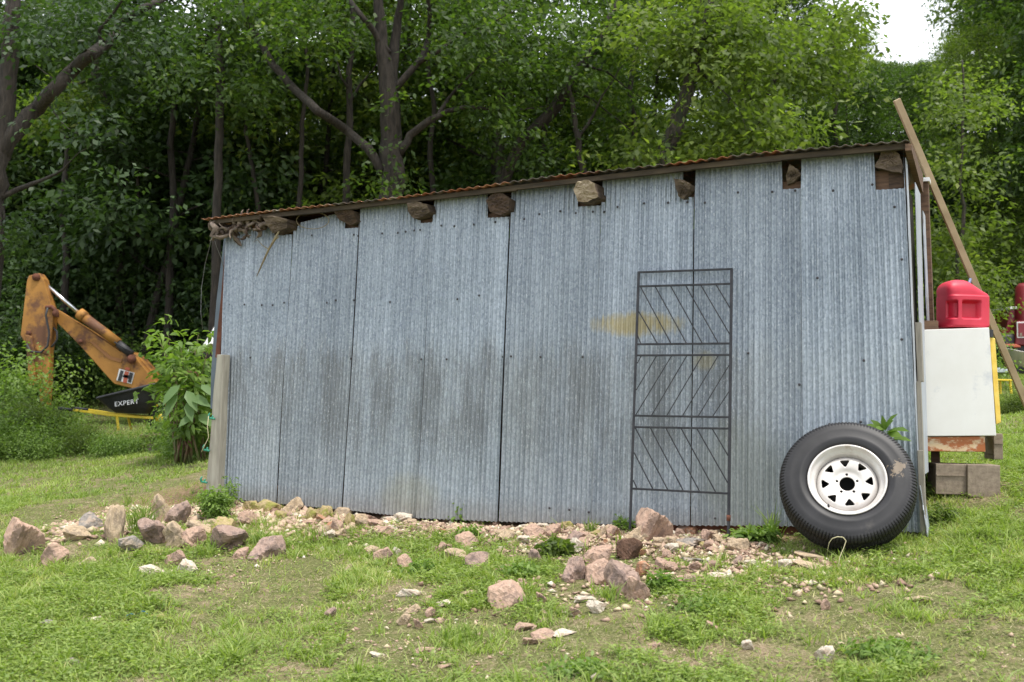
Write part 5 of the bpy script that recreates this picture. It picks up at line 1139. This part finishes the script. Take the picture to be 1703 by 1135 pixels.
# grass tufts and tall blades
def tuft(px, py, hpx, wpx, nb, label, seed, mt='grass', bend=.8):
    b = ground_hit(px, py); r = np.random.default_rng(seed); h = hpx / FPX * b[1]; w_ = wpx / FPX * b[1]
    x = b[0] + r.normal(0, w_ * .18, nb); y = b[1] + r.normal(0, w_ * .18, nb)
    V, F, n = blades(x, y, r, h * .5, h * 1.1, .008, bend); V = V - b
    o = link('grass_tuft', npmesh('grass_tuft', V, F, LM[mt], np.repeat(np.clip(r.normal(.35, .2, n), 0, 1), 2)), None, tuple(b)); tag(o, label, 'grass tuft'); return o
tuft(235, 885, 58, 60, 130, 'tall bright grass tuft behind the purplish stone of the left heap', 1)
tuft(212, 845, 26, 30, 40, 'low grass tuft above the upright pointed stone', 2)
tuft(1285, 895, 62, 24, 22, 'few tall grass blades left of the wheel', 3)
tuft(525, 905, 34, 50, 40, 'grass tuft among the mossy stones', 4)
tuft(432, 905, 26, 40, 40, 'grass tuft between the left heap boulders', 5)
tuft(545, 866, 22, 10, 12, 'short blades growing out of the greenest mossy stone', 6)
tuft(985, 886, 30, 26, 40, 'olive grass tuft at the rusty strip', 7)
tuft(1408, 922, 26, 90, 110, 'grass fringe at the foot of the wheel', 8)
tuft(1500, 905, 30, 80, 120, 'dark grass fringe at the right foot of the wheel', 9)
tuft(345, 925, 30, 70, 80, 'grass tuft below the broad dark pink stone', 10)
tuft(880, 1010, 24, 60, 60, 'grass tuft right of the big rounded boulder', 11)
tuft(1010, 1000, 30, 50, 60, 'grass tuft below the big dark pink boulder', 12)
tuft(770, 1068, 30, 90, 90, 'pale grass tuft below the white wedge stone', 13)
tuft(655, 848, 34, 12, 14, 'few blades in front of the fourth sheet', 14)
st_ = ground_hit(1410, 925)
MB_ = MB().tube([tuple(P(1376, 917, 5.72)), tuple(P(1379, 903, 5.72)), tuple(P(1384, 896, 5.71)), tuple(P(1393, 893, 5.70)), tuple(P(1402, 894, 5.70)), tuple(P(1407, 900, 5.7)), tuple(P(1403, 912, 5.69)), tuple(P(1397, 926, 5.68)), tuple(P(1394, 943, 5.66))], [.0015, .002, .0022, .0025, .0028, .0025, .002, .002, .002], 6)
o = MB_.build('bent_straw', M['cord']); tag(o, 'pale bent straw arching in front of the bottom of the wheel', 'straw')
a = ground_hit(207, 1038)
pts = []
for q in range(10):
    g = ground_hit(207 + q * 4.2, 1036 - 12 * math.sin(q / 9 * 2.4)); pts.append((g[0], g[1], g[2] + .012 + .01 * math.sin(q)))
o = MB().tube(pts, .0028, 5).build('blue_string', M['bluecord']); tag(o, 'piece of blue string lying in the left lawn', 'string')

# ------------------------------------------------------------ trees
def crown_from(C, r, nl=26, rad=.42, ll=.13, lw=.075, outc=None, mat=None, name='crown'):
    C = np.asarray(C, float); oc_ = C.mean(0) if outc is None else np.asarray(outc); ow = C - oc_; ow /= np.linalg.norm(ow, axis=1)[:, None] + 1e-6
    V, F, c_ = sprays(C, ow, nl, rad, ll, lw, r, .45)
    return npmesh(name, V, F, mat, c_)
def limb_path(p, d, length, rs, n=6, curl=.25, up=.06):
    p = Vector(p); d = Vector(d).normalized(); pts = [p.copy()]
    for _ in range(n):
        d = (d + Vector((rs.uniform(-curl, curl), rs.uniform(-curl, curl), rs.uniform(-curl, curl) * .5 + up))).normalized(); p = p + d * (length / n); pts.append(p.copy())
    return pts
def forest_proto(seed, H=11, cr=2.6, low=.22, nlimb=26, trunk_r=.12, ll=.13, nl=24, rad=.42, mats='forest', bark='bark', per=3):
    """trunk with limbs and a layered crown; returns (trunk mesh, crown mesh)"""
    rs = random.Random(seed); r = np.random.default_rng(seed); mb = MB()
    tp = limb_path((0, 0, -.4), (rs.uniform(-.1, .1), rs.uniform(-.1, .1), 1), H, rs, 9, .10, .05)
    mb.tube(tp, [trunk_r * (1.25 if i == 0 else 1) * (1 - i / 10) + .012 for i in range(10)], 8, wob=.04); C = []
    for q in range(nlimb):
        f = low + (1 - low) * (q + rs.random()) / nlimb; k = min(8.99, f * 9); i = int(k); b = tp[i].lerp(tp[i + 1], k - i)
        prof = math.sin(math.pi * min(1, max(.08, (f - low * .6) / (1.05 - low * .6)))) ** .6
        a = q * 2.399 + rs.uniform(-.4, .4); Ln = cr * prof * rs.uniform(.65, 1.15)
        pts = limb_path(b, (math.cos(a), math.sin(a), rs.uniform(.0, .55)), Ln, rs, 5, .28, .03); rb = trunk_r * .36 * (1 - f * .6)
        mb.tube(pts, [rb * (1 - j / 6.5) for j in range(6)], 5)
        for j in range(1, 6):
            for s in range(per if j > 1 else 1): C.append(pts[j] + Vector((rs.gauss(0, .34), rs.gauss(0, .34), rs.gauss(0, .09))) * (.6 + .15 * Ln))
        # side twigs
        for j in (2, 3, 4):
            a2 = a + rs.choice((-1, 1)) * rs.uniform(.6, 1.2); p2 = limb_path(pts[j], (math.cos(a2), math.sin(a2), .15), Ln * .4, rs, 3, .3, 0); mb.tube(p2, [rb * .4, rb * .3, rb * .2, rb * .1], 4)
            for pp in p2[1:]: C.append(pp + Vector((rs.gauss(0, .15), rs.gauss(0, .15), rs.gauss(0, .12)))); C.append(pp + Vector((rs.gauss(0, .3), rs.gauss(0, .3), rs.gauss(0, .2))))
    V = [tuple(p) for p in C]
    cm = crown_from(V, r, nl, rad, ll, ll * .58, (0, 0, H * .45), LM[mats])
    me = bpy.data.meshes.new('trunk'); me.from_pydata(mb.v, [], mb.f); me.materials.append(M[bark]); me.polygons.foreach_set('use_smooth', np.array(mb.sm, bool)); me.update()
    return me, cm
PROTO = {'a': forest_proto(1, 12, 2.8, .34, 26, ll=.15), 'b': forest_proto(2, 10, 2.4, .25, 26, .09, .13, mats='forest'), 'c': forest_proto(3, 13, 3.0, .4, 26, .16, .15, mats='blue'),
         'd': forest_proto(4, 8, 2.2, .15, 24, .07, .14, mats='bright'), 'e': forest_proto(5, 9, 2.3, .22, 24, .08, .16, mats='dark'), 'f': forest_proto(6, 11, 2.6, .2, 28, .09, .12, nl=26, mats='bright', bark='barkpale')}
def place_tree(key, x, y, s, label, group, rz=None, sz=None):
    px = CX + x / y * FPX; lm = ('beyond the left edge of the view', 'behind the upright dipper arm', 'behind the boom of the backhoe', 'behind the wheelbarrow', 'above the low corner of the roof', 'above the second log end', 'above the third log end', 'above the fourth log end',
        'above the pale log end', 'above the left side of the trellis', 'above the right side of the trellis', 'above the seventh log end', 'above the high corner of the roof', 'right of the leaning board', 'above the maroon tractor', 'at the far right edge')[sum(px > v for v in (0, 90, 180, 300, 420, 540, 660, 800, 930, 1060, 1160, 1290, 1440, 1560, 1650))]
    label = label.split(' of the wooded')[0] + ' ' + lm + ', ' + ('front row' if y < 23 else 'second row' if y < 29 else 'third row' if y < 37 else 'farthest row') + ' of the slope'
    root = empty('forest_tree', (x, y, g1(x, y)), random.uniform(0, 6.28) if rz is None else rz, label, 'tree', group)
    tm, cm = PROTO[key]; sz = sz or s
    for nm, me in (('trunk', tm), ('crown', cm)):
        o = bpy.data.objects.new(nm, me); col.objects.link(o); o.parent = root; o.scale = (s, s, sz)
    return root
rs = random.Random(42); placed = []
FIX = [('f', .46, 33, 1.1), ('f', .50, 27, 1.0), ('b', .455, 41, 1.2), ('f', .53, 36, 1.25), ('b', .55, 26, 1.1), ('a', .215, 38, 1.2), ('f', .20, 30, 1.1), ('f', .46, 46, 1.2), ('d', .39, 48, .5), ('d', .37, 47, .42), ('d', .35, 48, .42), ('d', .405, 48, .6), ('d', .425, 46, .75), ('d', .33, 48, .45), ('d', .31, 47, .6), ('d', .38, 42, .42), ('d', .36, 43, .4)]
def slot_limit(q):      # highest a treetop may reach at the notch of open sky, as z over distance
    return np.interp(q, [-1, .285, .312, .33, .350, .362, .378, 1], [9, 9, .345, .322, .318, .34, .45, 9])
def try_place(key, x, y, s, lab, grp, mind=1.4):
    if any(math.hypot(x - a, y - b) < mind for a, b in placed): return False
    g = g1(x, y); H = {'a': 12, 'b': 10, 'c': 13, 'd': 8, 'e': 9, 'f': 11}[key] * s
    lim = min(slot_limit((x + dx) / y) for dx in (-2.0 * s, -1 * s, 0, 1 * s, 2.0 * s)) * y + CAMZ
    if y > 25: lim = min(lim, rs.choice((.30, .33, .35, .39)) * y + CAMZ)
    elif rs.random() < .5: lim = min(lim, .35 * y + CAMZ)
    if g + H > lim:
        s2 = (lim - g) / (H / s)
        if s2 < .35: return False
        s = min(s, s2)
    place_tree(key, x, y, s, lab, grp); placed.append((x, y)); return True
LB = {'a': 'leafy broadleaf tree of the wooded slope behind the shed', 'b': 'slim leafy tree of the wooded slope behind the shed', 'c': 'tall bluish green tree of the wooded slope behind the shed',
      'd': 'low bright green tree of the wooded slope behind the shed', 'e': 'dark shaded tree of the wooded slope behind the shed', 'f': 'tall light green tree of the wooded slope behind the shed'}
for key, q_, y_, s_ in FIX: place_tree(key, q_ * y_, y_, s_, LB[key], 'trees of the wooded slope'); placed.append((q_ * y_, y_))
for band, (ya, yb, cnt_, keysL, keysM, keysR) in enumerate(((19.5, 23, 15, 'eacb', 'abdf', 'dfb'), (23, 29, 22, 'aecb', 'abfd', 'ffdb'), (29, 37, 24, 'ecab', 'abfd', 'ffba'), (37, 48, 22, 'aecf', 'abff', 'fffb'))):
    k = 0; tries = 0
    while k < cnt_ and tries < 600:
        tries += 1; y = rs.uniform(ya, yb); x = rs.uniform(-.60, .60) * y; q = x / y
        keys = keysL if q < -.2 else keysM if q < .22 else keysR; key = rs.choice(keys)
        s = rs.uniform(.8, 1.25)
        if try_place(key, x, y, s, LB[key], 'trees of the wooded slope', 1.5 + band * .3): k += 1

# the near trees one can tell apart: trunk and limbs as the photograph shows them
def big_tree(name, stems, Y, label, mats='forest', bark='bark', leafpts=(), nspray=260, ll=.12, seed=0, crown_h=6.0, cr=3.0, frac=.0, spread=.5, nl=24):
    """stems: list of (pixel points, pixel widths); first is the trunk, carried down to the soil"""
    rs = random.Random(seed); r = np.random.default_rng(seed); p0 = P(*stems[0][0][0], Y); gz = g1(p0[0], p0[1])
    base = np.array([p0[0], p0[1], gz]); root = empty(name, tuple(base), 0, label, 'tree')
    allp = []; tb = None
    for si, (pts, wd) in enumerate(stems):
        q = [Vector(P(x, y, Y + (0 if si == 0 else rs.uniform(-.15, .15) * k)) - base) for k, (x, y) in enumerate(pts)]
        wd = list(np.interp(np.linspace(0, 1, len(q)), np.linspace(0, 1, len(wd)), wd)); rad = [w_ / FPX * Y / 2 for w_ in wd]
        if si == 0: q = [Vector((q[0].x * 1, q[0].y, -.3))] + q; rad = [rad[0] * 1.25] + rad
        # refine with small wander
        qq, rr_ = [], []
        for i in range(len(q) - 1):
            for f in (0, .33, .66): qq.append(q[i].lerp(q[i + 1], f) + Vector((rs.gauss(0, 1), rs.gauss(0, 1), 0)) * rad[i] * .16); rr_.append(rad[i] * (1 - f) + rad[i + 1] * f)
        qq.append(q[-1]); rr_.append(rad[-1])
        # carry the limb on beyond the frame with a taper
        d = (q[-1] - q[-2]).normalized()
        if pts[-1][1] < 40 or si > 0:
            ext = limb_path(q[-1], d, (2.8 if pts[-1][1] < 40 else 1.2), rs, 5, .22, .05)[1:]; qq += ext; rr_ += [rad[-1] * (1 - (i + 1) / 5.6) for i in range(5)]
        mbx = MB().tube(qq, rr_, 10 if rad[0] > .05 else 7, wob=.06)
        if si == 0: tb = mbx.build('trunk', M[bark], root)
        else: mbx.build('limb', M[bark], tb)
        allp.append(qq)
    C = []
    for si, qq in enumerate(allp):
        k0 = int(len(qq) * (.74 if si else .8))
        for p in qq[k0:]:
            for _ in range(int(nspray / max(1, sum(len(a) * .4 for a in allp)))): C.append(p + Vector((rs.gauss(0, spread), rs.gauss(0, spread), rs.gauss(0, spread * .6))))
    for x, y, rad_px, cnt in leafpts:
        for _ in range(cnt):
            C.append(Vector(P(x + rs.gauss(0, rad_px), y + rs.gauss(0, rad_px * .55), Y + rs.gauss(0, .6)) - base))
    cm = crown_from([tuple(c) for c in C], r, nl, .36, ll, ll * .58, None, LM[mats]); o = link('crown', cm, root); return root
big_tree('old_tree', [([(652, 330), (655, 280), (648, 200), (641, 120), (634, 60), (628, -10)], [38, 38, 34, 27, 21, 16]), ([(655, 215), (654, 120), (660, 50), (668, -10)], [24, 20, 15, 10]), ([(640, 290), (610, 245), (575, 215), (530, 185), (490, 150), (455, 110), (430, 65), (405, 20), (395, -10)], [16, 15, 14, 12, 11]),
   ([(664, 255), (682, 225), (715, 200), (745, 185), (775, 178), (820, 182)], [15, 13, 10, 7, 5]), ([(728, 195), (745, 165), (765, 142)], [8, 6, 4]), ([(655, 150), (672, 130), (700, 100), (712, 65), (715, 25)], [13, 12, 10, 7]), ([(645, 90), (625, 55), (600, 25), (575, -10)], [12, 10, 8]), ([(695, 105), (730, 85), (760, 60), (790, 50)], [8, 6, 3])],
   16.5, 'old forked tree with long spreading limbs above the middle of the roof', 'forest', 'bark', [(636, 250, 8, 5), (655, 170, 8, 4), (655, 310, 16, 8), (500, 50, 40, 30), (790, 110, 40, 40), (800, 40, 60, 40), (540, 15, 50, 30), (440, 20, 40, 30), (820, 200, 30, 26)], 200, .11, 1)
big_tree('leaning_tree', [([(1098, 300), (1112, 245), (1130, 190), (1150, 140), (1160, 95), (1172, 50), (1186, -10)], [32, 30, 26, 24, 22, 20, 15]), ([(1160, 95), (1150, 50), (1165, 10), (1168, -20)], [10, 8, 6, 4]), ([(1165, 120), (1180, 135), (1195, 145)], [5, 4, 2]), ([(1170, 60), (1200, 20), (1230, -10)], [9, 7, 5])],
   16.0, 'leaning reddish trunk wrapped in leaves above the trellis', 'bright', 'barkpale', [(1180, 60, 26, 40), (1130, 30, 40, 40), (1250, 60, 50, 50), (1060, 60, 40, 30), (1120, 260, 45, 40), (1200, 230, 60, 45), (1280, 215, 50, 40), (1175, 110, 15, 18)], 120, .12, 2)
big_tree('twisted_tree', [([(830, 330), (842, 290), (870, 235), (915, 190), (950, 140), (978, 100), (1000, 60), (1030, 0)], [20, 20, 19, 20, 20, 18, 14, 9]), ([(1000, 60), (1025, 45), (1050, 38)], [10, 7, 4]), ([(975, 110), (1010, 120), (1040, 145)], [5, 4, 2]), ([(950, 150), (985, 165), (1015, 190)], [5, 4, 2])],
   17.5, 'slanting dark tree between the forked tree and the reddish trunk', 'forest', 'bark', [(940, 40, 50, 50), (1010, 80, 30, 30), (880, 120, 40, 40), (900, 260, 40, 30)], 130, .10, 3)
big_tree('straight_tree', [([(830, 340), (832, 290), (830, 220), (836, 120), (838, 40), (840, -10)], [16, 15, 14, 13, 11, 9])], 18.2, 'straight grey trunk rising just right of the forked tree', 'forest', 'barkpale', [(850, 90, 40, 50), (830, 20, 40, 40), (860, 200, 26, 16)], 60, .10, 4)
big_tree('straight_tree', [([(574, 340), (577, 280), (582, 200), (580, 120), (586, 50), (588, -10)], [12, 12, 11, 10, 9, 7]), ([(582, 170), (600, 140), (620, 118)], [6, 5, 3]), ([(582, 150), (568, 130), (560, 100)], [5, 4, 2])], 18.5, 'thin dark trunk left of the forked tree, seen behind its limb', 'forest', 'bark', [(590, 60, 30, 20)], 50, .10, 5)
big_tree('straight_tree', [([(362, 350), (364, 280), (365, 200), (366, 120), (362, 40), (360, -10)], [15, 14, 14, 13, 11, 10])], 17.5, 'straight dark trunk above the low end of the roof', 'forest', 'bark', [(370, 40, 50, 50), (330, 120, 40, 40), (420, 150, 30, 26)], 60, .11, 6)
big_tree('old_tree', [([(-18, 420), (-8, 330), (2, 260), (10, 160), (18, 60), (22, -10)], [40, 36, 34, 31, 28, 24]), ([(2, 262), (28, 215), (60, 180), (88, 152), (125, 112), (150, 92), (178, 72), (205, 35), (240, 15), (300, -15)], [30, 27, 24, 22, 20, 19, 17, 13, 9]), ([(170, 85), (165, 50), (190, 20)], [9, 6, 4]), ([(-10, 335), (30, 315), (68, 301)], [12, 9, 6]), ([(90, 150), (82, 175), (92, 190)], [7, 4, 2])],
   13.0, 'big dark tree at the left edge with one thick limb slanting up to the right', 'dark', 'bark', [(60, 60, 45, 50), (260, 60, 45, 50), (150, 20, 40, 30), (10, 380, 22, 20)], 110, .09, 7)
big_tree('twisted_tree', [([(205, 330), (200, 270), (195, 215), (178, 165), (160, 120), (150, 60), (140, -10)], [14, 15, 16, 16, 14, 12, 9]), ([(160, 130), (130, 140), (100, 135)], [6, 5, 3])], 20.5, 'crooked trunk seen below the thick slanting limb on the left', 'forest', 'barkpale', [(220, 120, 40, 40), (120, 200, 40, 40), (200, 230, 50, 50)], 60, .11, 8)
big_tree('pale_sapling', [([(230, 330), (229, 270), (222, 215), (215, 165)], [6, 5, 5, 3])], 20.3, 'slim pale sapling stem behind the backhoe boom', 'forest', 'barkpale', [(230, 190, 30, 30)], 16, .09, 9, spread=.3)
big_tree('pale_sapling', [([(1592, 420), (1600, 390), (1604, 345), (1596, 310), (1600, 240), (1604, 150), (1600, 100)], [6, 7, 6, 5, 5, 4, 3])], 17.0, 'slim pale sapling stem right of the leaning board', 'bright', 'barkpale', [(1610, 180, 40, 40), (1590, 280, 40, 30)], 26, .10, 10, spread=.35)
big_tree('dark_sapling', [([(985, 330), (965, 270), (958, 215), (952, 170), (945, 140)], [10, 11, 10, 8, 6]), ([(962, 230), (985, 195), (990, 185)], [6, 5, 4])], 16.8, 'short dark forked stem behind the roof, right of the slanting tree', 'forest', 'bark', [(950, 130, 26, 20)], 16, .09, 11, spread=.3)
big_tree('dark_sapling', [([(1245, 290), (1255, 230), (1270, 170), (1300, 110), (1320, 60)], [8, 8, 7, 6, 4]), ([(1262, 190), (1240, 150), (1236, 110)], [4, 3, 2])], 17.5, 'thin slanting stem above the seventh log end', 'bright', 'bark', [(1300, 90, 40, 50), (1260, 150, 40, 40), (1380, 120, 40, 50), (1400, 30, 18, 26)], 40, .11, 12, spread=.4)

for i, (pts_, wd_, Y_, lab_) in enumerate((([(498, 340), (500, 260), (505, 180), (512, 110), (505, 40)], [9, 8, 7, 6, 4], 18.9, 'thin dark stem above the gap between first and second log ends'),
    ([(720, 330), (716, 260), (722, 180), (712, 110), (716, 30)], [10, 9, 8, 7, 5], 19.0, 'thin dark stem above the fourth log end, near the forked tree'),
    ([(905, 320), (902, 250), (912, 180), (905, 120)], [8, 8, 7, 5], 18.7, 'thin stem above the roof left of the pale log end'),
    ([(1050, 300), (1056, 220), (1048, 150), (1060, 70), (1056, 10)], [11, 10, 9, 8, 6], 19.2, 'straight stem above the left side of the trellis'),
    ([(1215, 280), (1208, 200), (1216, 120), (1205, 40)], [9, 8, 7, 5], 19.0, 'thin stem right of the reddish leaning trunk'),
    ([(285, 420), (290, 330), (283, 240), (292, 150), (286, 60)], [13, 12, 11, 9, 7], 19.4, 'dark stem in the shade left of the low roof corner'),
    ([(110, 430), (104, 340), (112, 260), (106, 180)], [12, 11, 9, 8], 19.6, 'dark stem standing behind the piston rod of the backhoe'),
    ([(430, 350), (420, 280), (408, 220), (412, 150)], [8, 7, 6, 4], 19.1, 'bent thin stem between the low roof corner and the long limb'),
    ([(1395, 270), (1388, 200), (1396, 130), (1385, 70)], [8, 7, 6, 4], 19.3, 'thin stem left of the high end of the roof'))):
    big_tree('slender_tree', [(pts_, wd_)], Y_, lab_, 'forest' if i % 2 else 'bright', 'bark', [(pts_[-1][0], pts_[-1][1], 34, 22)], 26, .12, 30 + i, spread=.45)

# shrubs and tall weeds in front of the wood
def shrub_proto(seed, h, w_, ll, mats, nst=16, nl=16, rad=.22, six=False, lw=.55, stemm='stemgreen'):
    rs = random.Random(seed); r = np.random.default_rng(seed); mb = MB(); C = []
    for q in range(nst):
        a = q * 2.399; rr_ = math.sqrt((q + .5) / nst) * w_ / 2; top = h * (1 - .35 * (rr_ / (w_ / 2)) ** 2) * rs.uniform(.7, 1.1)
        pts = limb_path((math.cos(a) * rr_ * .35, math.sin(a) * rr_ * .35, -.08), (math.cos(a) * rr_ / h * .8, math.sin(a) * rr_ / h * .8, 1), top, rs, 6, .16, .06)
        mb.tube(pts, [.012 * (1 - j / 7.5) + .002 for j in range(7)], 5)
        for j in range(1, 7):
            for s in range(2 + (j > 3)): C.append(pts[j] + Vector((rs.gauss(0, .12), rs.gauss(0, .12), rs.gauss(0, .08))) * (w_ / 1.2))
    cm = crown_from([tuple(c) for c in C], r, nl, rad, ll, ll * lw, (0, 0, h * .3), LM[mats], 'foliage') if not six else None
    if six:
        Ca = np.array([tuple(c) for c in C]); ow = Ca - np.array([0, 0, h * .3]); ow /= np.linalg.norm(ow, axis=1)[:, None]
        V, F, c_ = sprays(Ca, ow, nl, rad, ll, ll * lw, r, .45, True); cm = npmesh('foliage', V, F, LM[mats], c_)
    me = bpy.data.meshes.new('stems'); me.from_pydata(mb.v, [], mb.f); me.materials.append(M[stemm]); me.update(); return me, cm, h
SP = {'a': shrub_proto(1, 1.3, 1.5, .075, 'weed'), 'b': shrub_proto(2, .9, 1.3, .06, 'bright', 18), 'c': shrub_proto(3, 1.8, 1.7, .09, 'dark', 18, 18), 'd': shrub_proto(4, 2.6, 2.2, .10, 'blue', 22, 20, .3), 'e': shrub_proto(5, .6, 1.1, .05, 'weed', 16), 'g': shrub_proto(6, 2.6, 2.4, .10, 'bright', 22, 20, .3)}
SK = {'a': 'fresh green bush', 'b': 'low bright bush', 'c': 'dark leafy bush', 'd': 'tall bluish green bush', 'e': 'low green weed bush', 'g': 'tall light green bush'}
def shrub(key, px, Y, s, where, py=None):
    x = (px - CX) / FPX * Y; z = g1(x, Y); root = empty('shrub', (x, Y, z), random.uniform(0, 6.28), SK[key] + ' ' + where, 'shrub', 'bushes at the edge of the wood')
    for nm, me in (('stems', SP[key][0]), ('foliage', SP[key][1])):
        o = bpy.data.objects.new(nm, me); col.objects.link(o); o.parent = root; o.scale = (s, s, s)
    return root
for a_ in (('e', 10, 13.6, 1.0, 'at the left edge of the lawn'), ('d', 100, 22.5, 1.9, 'filling the shade behind the dipper arm'), ('g', 190, 23.5, 1.7, 'filling the shade behind the boom'), ('d', 280, 22.5, 1.9, 'filling the shade left of the low roof corner'),
    ('g', 360, 23.5, 1.8, 'filling the shade above the low roof corner'), ('d', 440, 22.5, 1.9, 'filling the shade above the first log end'), ('g', 520, 23.2, 1.7, 'filling the shade above the second log end'), ('d', 610, 22.8, 1.8, 'filling the shade left of the forked tree'),
    ('g', 700, 23.4, 1.8, 'filling the shade right of the forked tree'), ('d', 10, 23.0, 1.9, 'filling the shade at the left edge'), ('g', 800, 22.8, 1.7, 'filling the shade behind the straight grey trunk'), ('d', 900, 23.4, 1.8, 'filling the shade behind the slanting dark tree'), ('b', 60, 14.2, .85, 'left of the foot of the dipper arm'), ('e', 110, 14.0, .75, 'in front of the dipper foot'), ('b', 150, 13.6, .45, 'left below the wheelbarrow handles'),
    ('e', 190, 13.2, .55, 'directly under the wheelbarrow tray'), ('e', 226, 13.2, .4, 'left of the tree stump'), ('a', 15, 16, 1.0, 'at the left edge beside the dipper arm'), ('e', 105, 16.0, .8, 'between dipper arm and wheelbarrow'), ('e', 295, 13.2, .7, 'right of the tree stump'),
    ('a', 150, 19.2, 1.0, 'behind the lower boom'), ('c', 20, 18.6, 1.1, 'far left behind the dipper arm'), ('c', 90, 18.8, 1.0, 'behind the dipper foot'), ('a', 210, 19.2, .9, 'behind the boom above the wheelbarrow'), ('d', -20, 20, 1.3, 'outside the left edge'),
    ('d', 60, 21, 1.3, 'rising behind the top of the dipper arm'), ('c', 150, 21, 1.3, 'in the shade behind the piston rod'), ('d', 230, 21, 1.3, 'in the shade behind the boom end'), ('c', 310, 20.5, 1.3, 'behind the white sheeting'), ('d', 350, 21.5, 1.4, 'behind the left edge of the shed'),
    ('e', 60, 13.3, .7, 'lowest of the left lawn edge'), ('e', 316, 12.4, .6, 'left foot of the tall broad-leaved weed'), ('e', 338, 12.2, .9, 'right foot of the tall broad-leaved weed'), ('a', 345, 13.6, .8, 'between the broad-leaved weed and the shed'), ('e', 325, 13.2, .8, 'beside the fence post, far end of the lawn'), ('c', 400, 19.5, 1.4, 'hidden behind the low roof corner'),
    ('g', 1575, 17.5, .85, 'between shed and fuel can'), ('a', 1590, 15.5, .95, 'behind the fuel can'), ('g', 1640, 19.5, .9, 'behind the leaning board'), ('g', 1700, 21.5, .9, 'behind the maroon tractor'), ('a', 1628, 17.6, .6, 'left of the maroon tractor'), ('g', 1560, 20.5, 1.0, 'close to the shed end'),
    ('b', 1682, 12.0, .28, 'on the dirt right of the cabinet'), ('b', 1712, 12.0, .35, 'on the dirt at the right edge'), ('g', 1745, 20.0, 1.1, 'outside the right edge'), ('d', 1620, 23.5, 1.3, 'in the shade above the fuel can'), ('d', 1700, 24.5, 1.3, 'in the shade above the tractor'),
    ('d', 1560, 24, 1.3, 'in the shade beside the shed end'), ('g', 1480, 18, 1.2, 'peeping over the high end of the roof'), ('g', 1250, 17.5, 1.45, 'peeping over the roof above the seventh log end'), ('g', 1130, 18, 1.4, 'peeping over the roof above the trellis'), ('g', 1000, 18.5, 1.35, 'peeping over the roof near the pale log end'),
    ('d', 900, 18.6, 1.3, 'behind the roof at its middle'), ('d', 760, 18.8, 1.3, 'behind the roof left of its middle'), ('c', 660, 19, 1.5, 'at the foot of the forked tree'), ('g', 560, 19, 1.2, 'behind the roof above the second sheet'), ('d', 470, 19, 1.3, 'behind the roof above the first sheet')):
    shrub(*a_)
# big weed with broad drooping leaves and reddish stems left of the post
pk_b = P(318, 722, 11.6); pk_b = np.array([pk_b[0], pk_b[1], g1(pk_b[0], pk_b[1])]); pk = empty('tall_weed', tuple(pk_b), 0, 'tall bushy weed with broad drooping leaves and red stems left of the fence post', 'weed')
rs = random.Random(8); r = np.random.default_rng(8); mb = MB(); C = []; 
for tx, ty in ((262, 560), (280, 556), (300, 575), (330, 556), (345, 585), (262, 600), (290, 610), (318, 620), (344, 640), (270, 640), (300, 655), (330, 600), (285, 580), (340, 690), (335, 625), (342, 600)):
    t_ = Vector(P(tx, ty, 11.6 + rs.uniform(-.35, .35)) - pk_b); p0 = Vector((rs.uniform(-.15, .15), rs.uniform(-.15, .15), -.03)); m_ = p0.lerp(t_, .5) + Vector((-.05 * (t_.x - p0.x), 0, .15))
    pts = [p0 * (1 - s) ** 2 + m_ * 2 * s * (1 - s) + t_ * s * s for s in np.linspace(0, 1, 8)]; mb.tube(pts, [.014, .013, .012, .011, .009, .007, .005, .002], 6)
    for p in pts[(5 if tx < 292 else 2):]: C += [p, p + Vector((rs.gauss(0, .07), rs.gauss(0, .07), rs.gauss(0, .05)))]
mb.build('stem', M['stem'], pk)
Ca = np.array([tuple(c) for c in C]); ow = Ca - np.array([0, 0, .3]); ow /= np.linalg.norm(ow, axis=1)[:, None]
V, F, c_ = sprays(Ca, ow, 9, .12, .11, .05, r, .4, True, .35); link('foliage', npmesh('foliage', V, F, LM['weed'], c_), pk)
lg = [((300, 640), (272, 668), .5), ((310, 650), (325, 678), .5), ((318, 660), (345, 672), .5), ((295, 655), (276, 688), .4), ((330, 690), (352, 706), .3), ((322, 690), (300, 706), .3), ((335, 640), (352, 655), .4), ((312, 668), (318, 696), .45)]
Cb = np.array([P(*a, 11.1) - pk_b for a, b, _ in lg]); Tb = np.array([P(*b, 11.0) - pk_b for a, b, _ in lg]); D = Tb - Cb; Ln = np.linalg.norm(D, axis=1)
V, F, per = leaves(Cb, D, np.array([[0, -.7, .7]] * len(D)) + r.normal(0, .2, (len(D), 3)), Ln * 1.15, Ln * .5, r, True)
link('broad_leaves', npmesh('broad_leaves', V, F, LM['pokeweed'], np.repeat(r.uniform(.3, .8, len(D)), per)), pk)
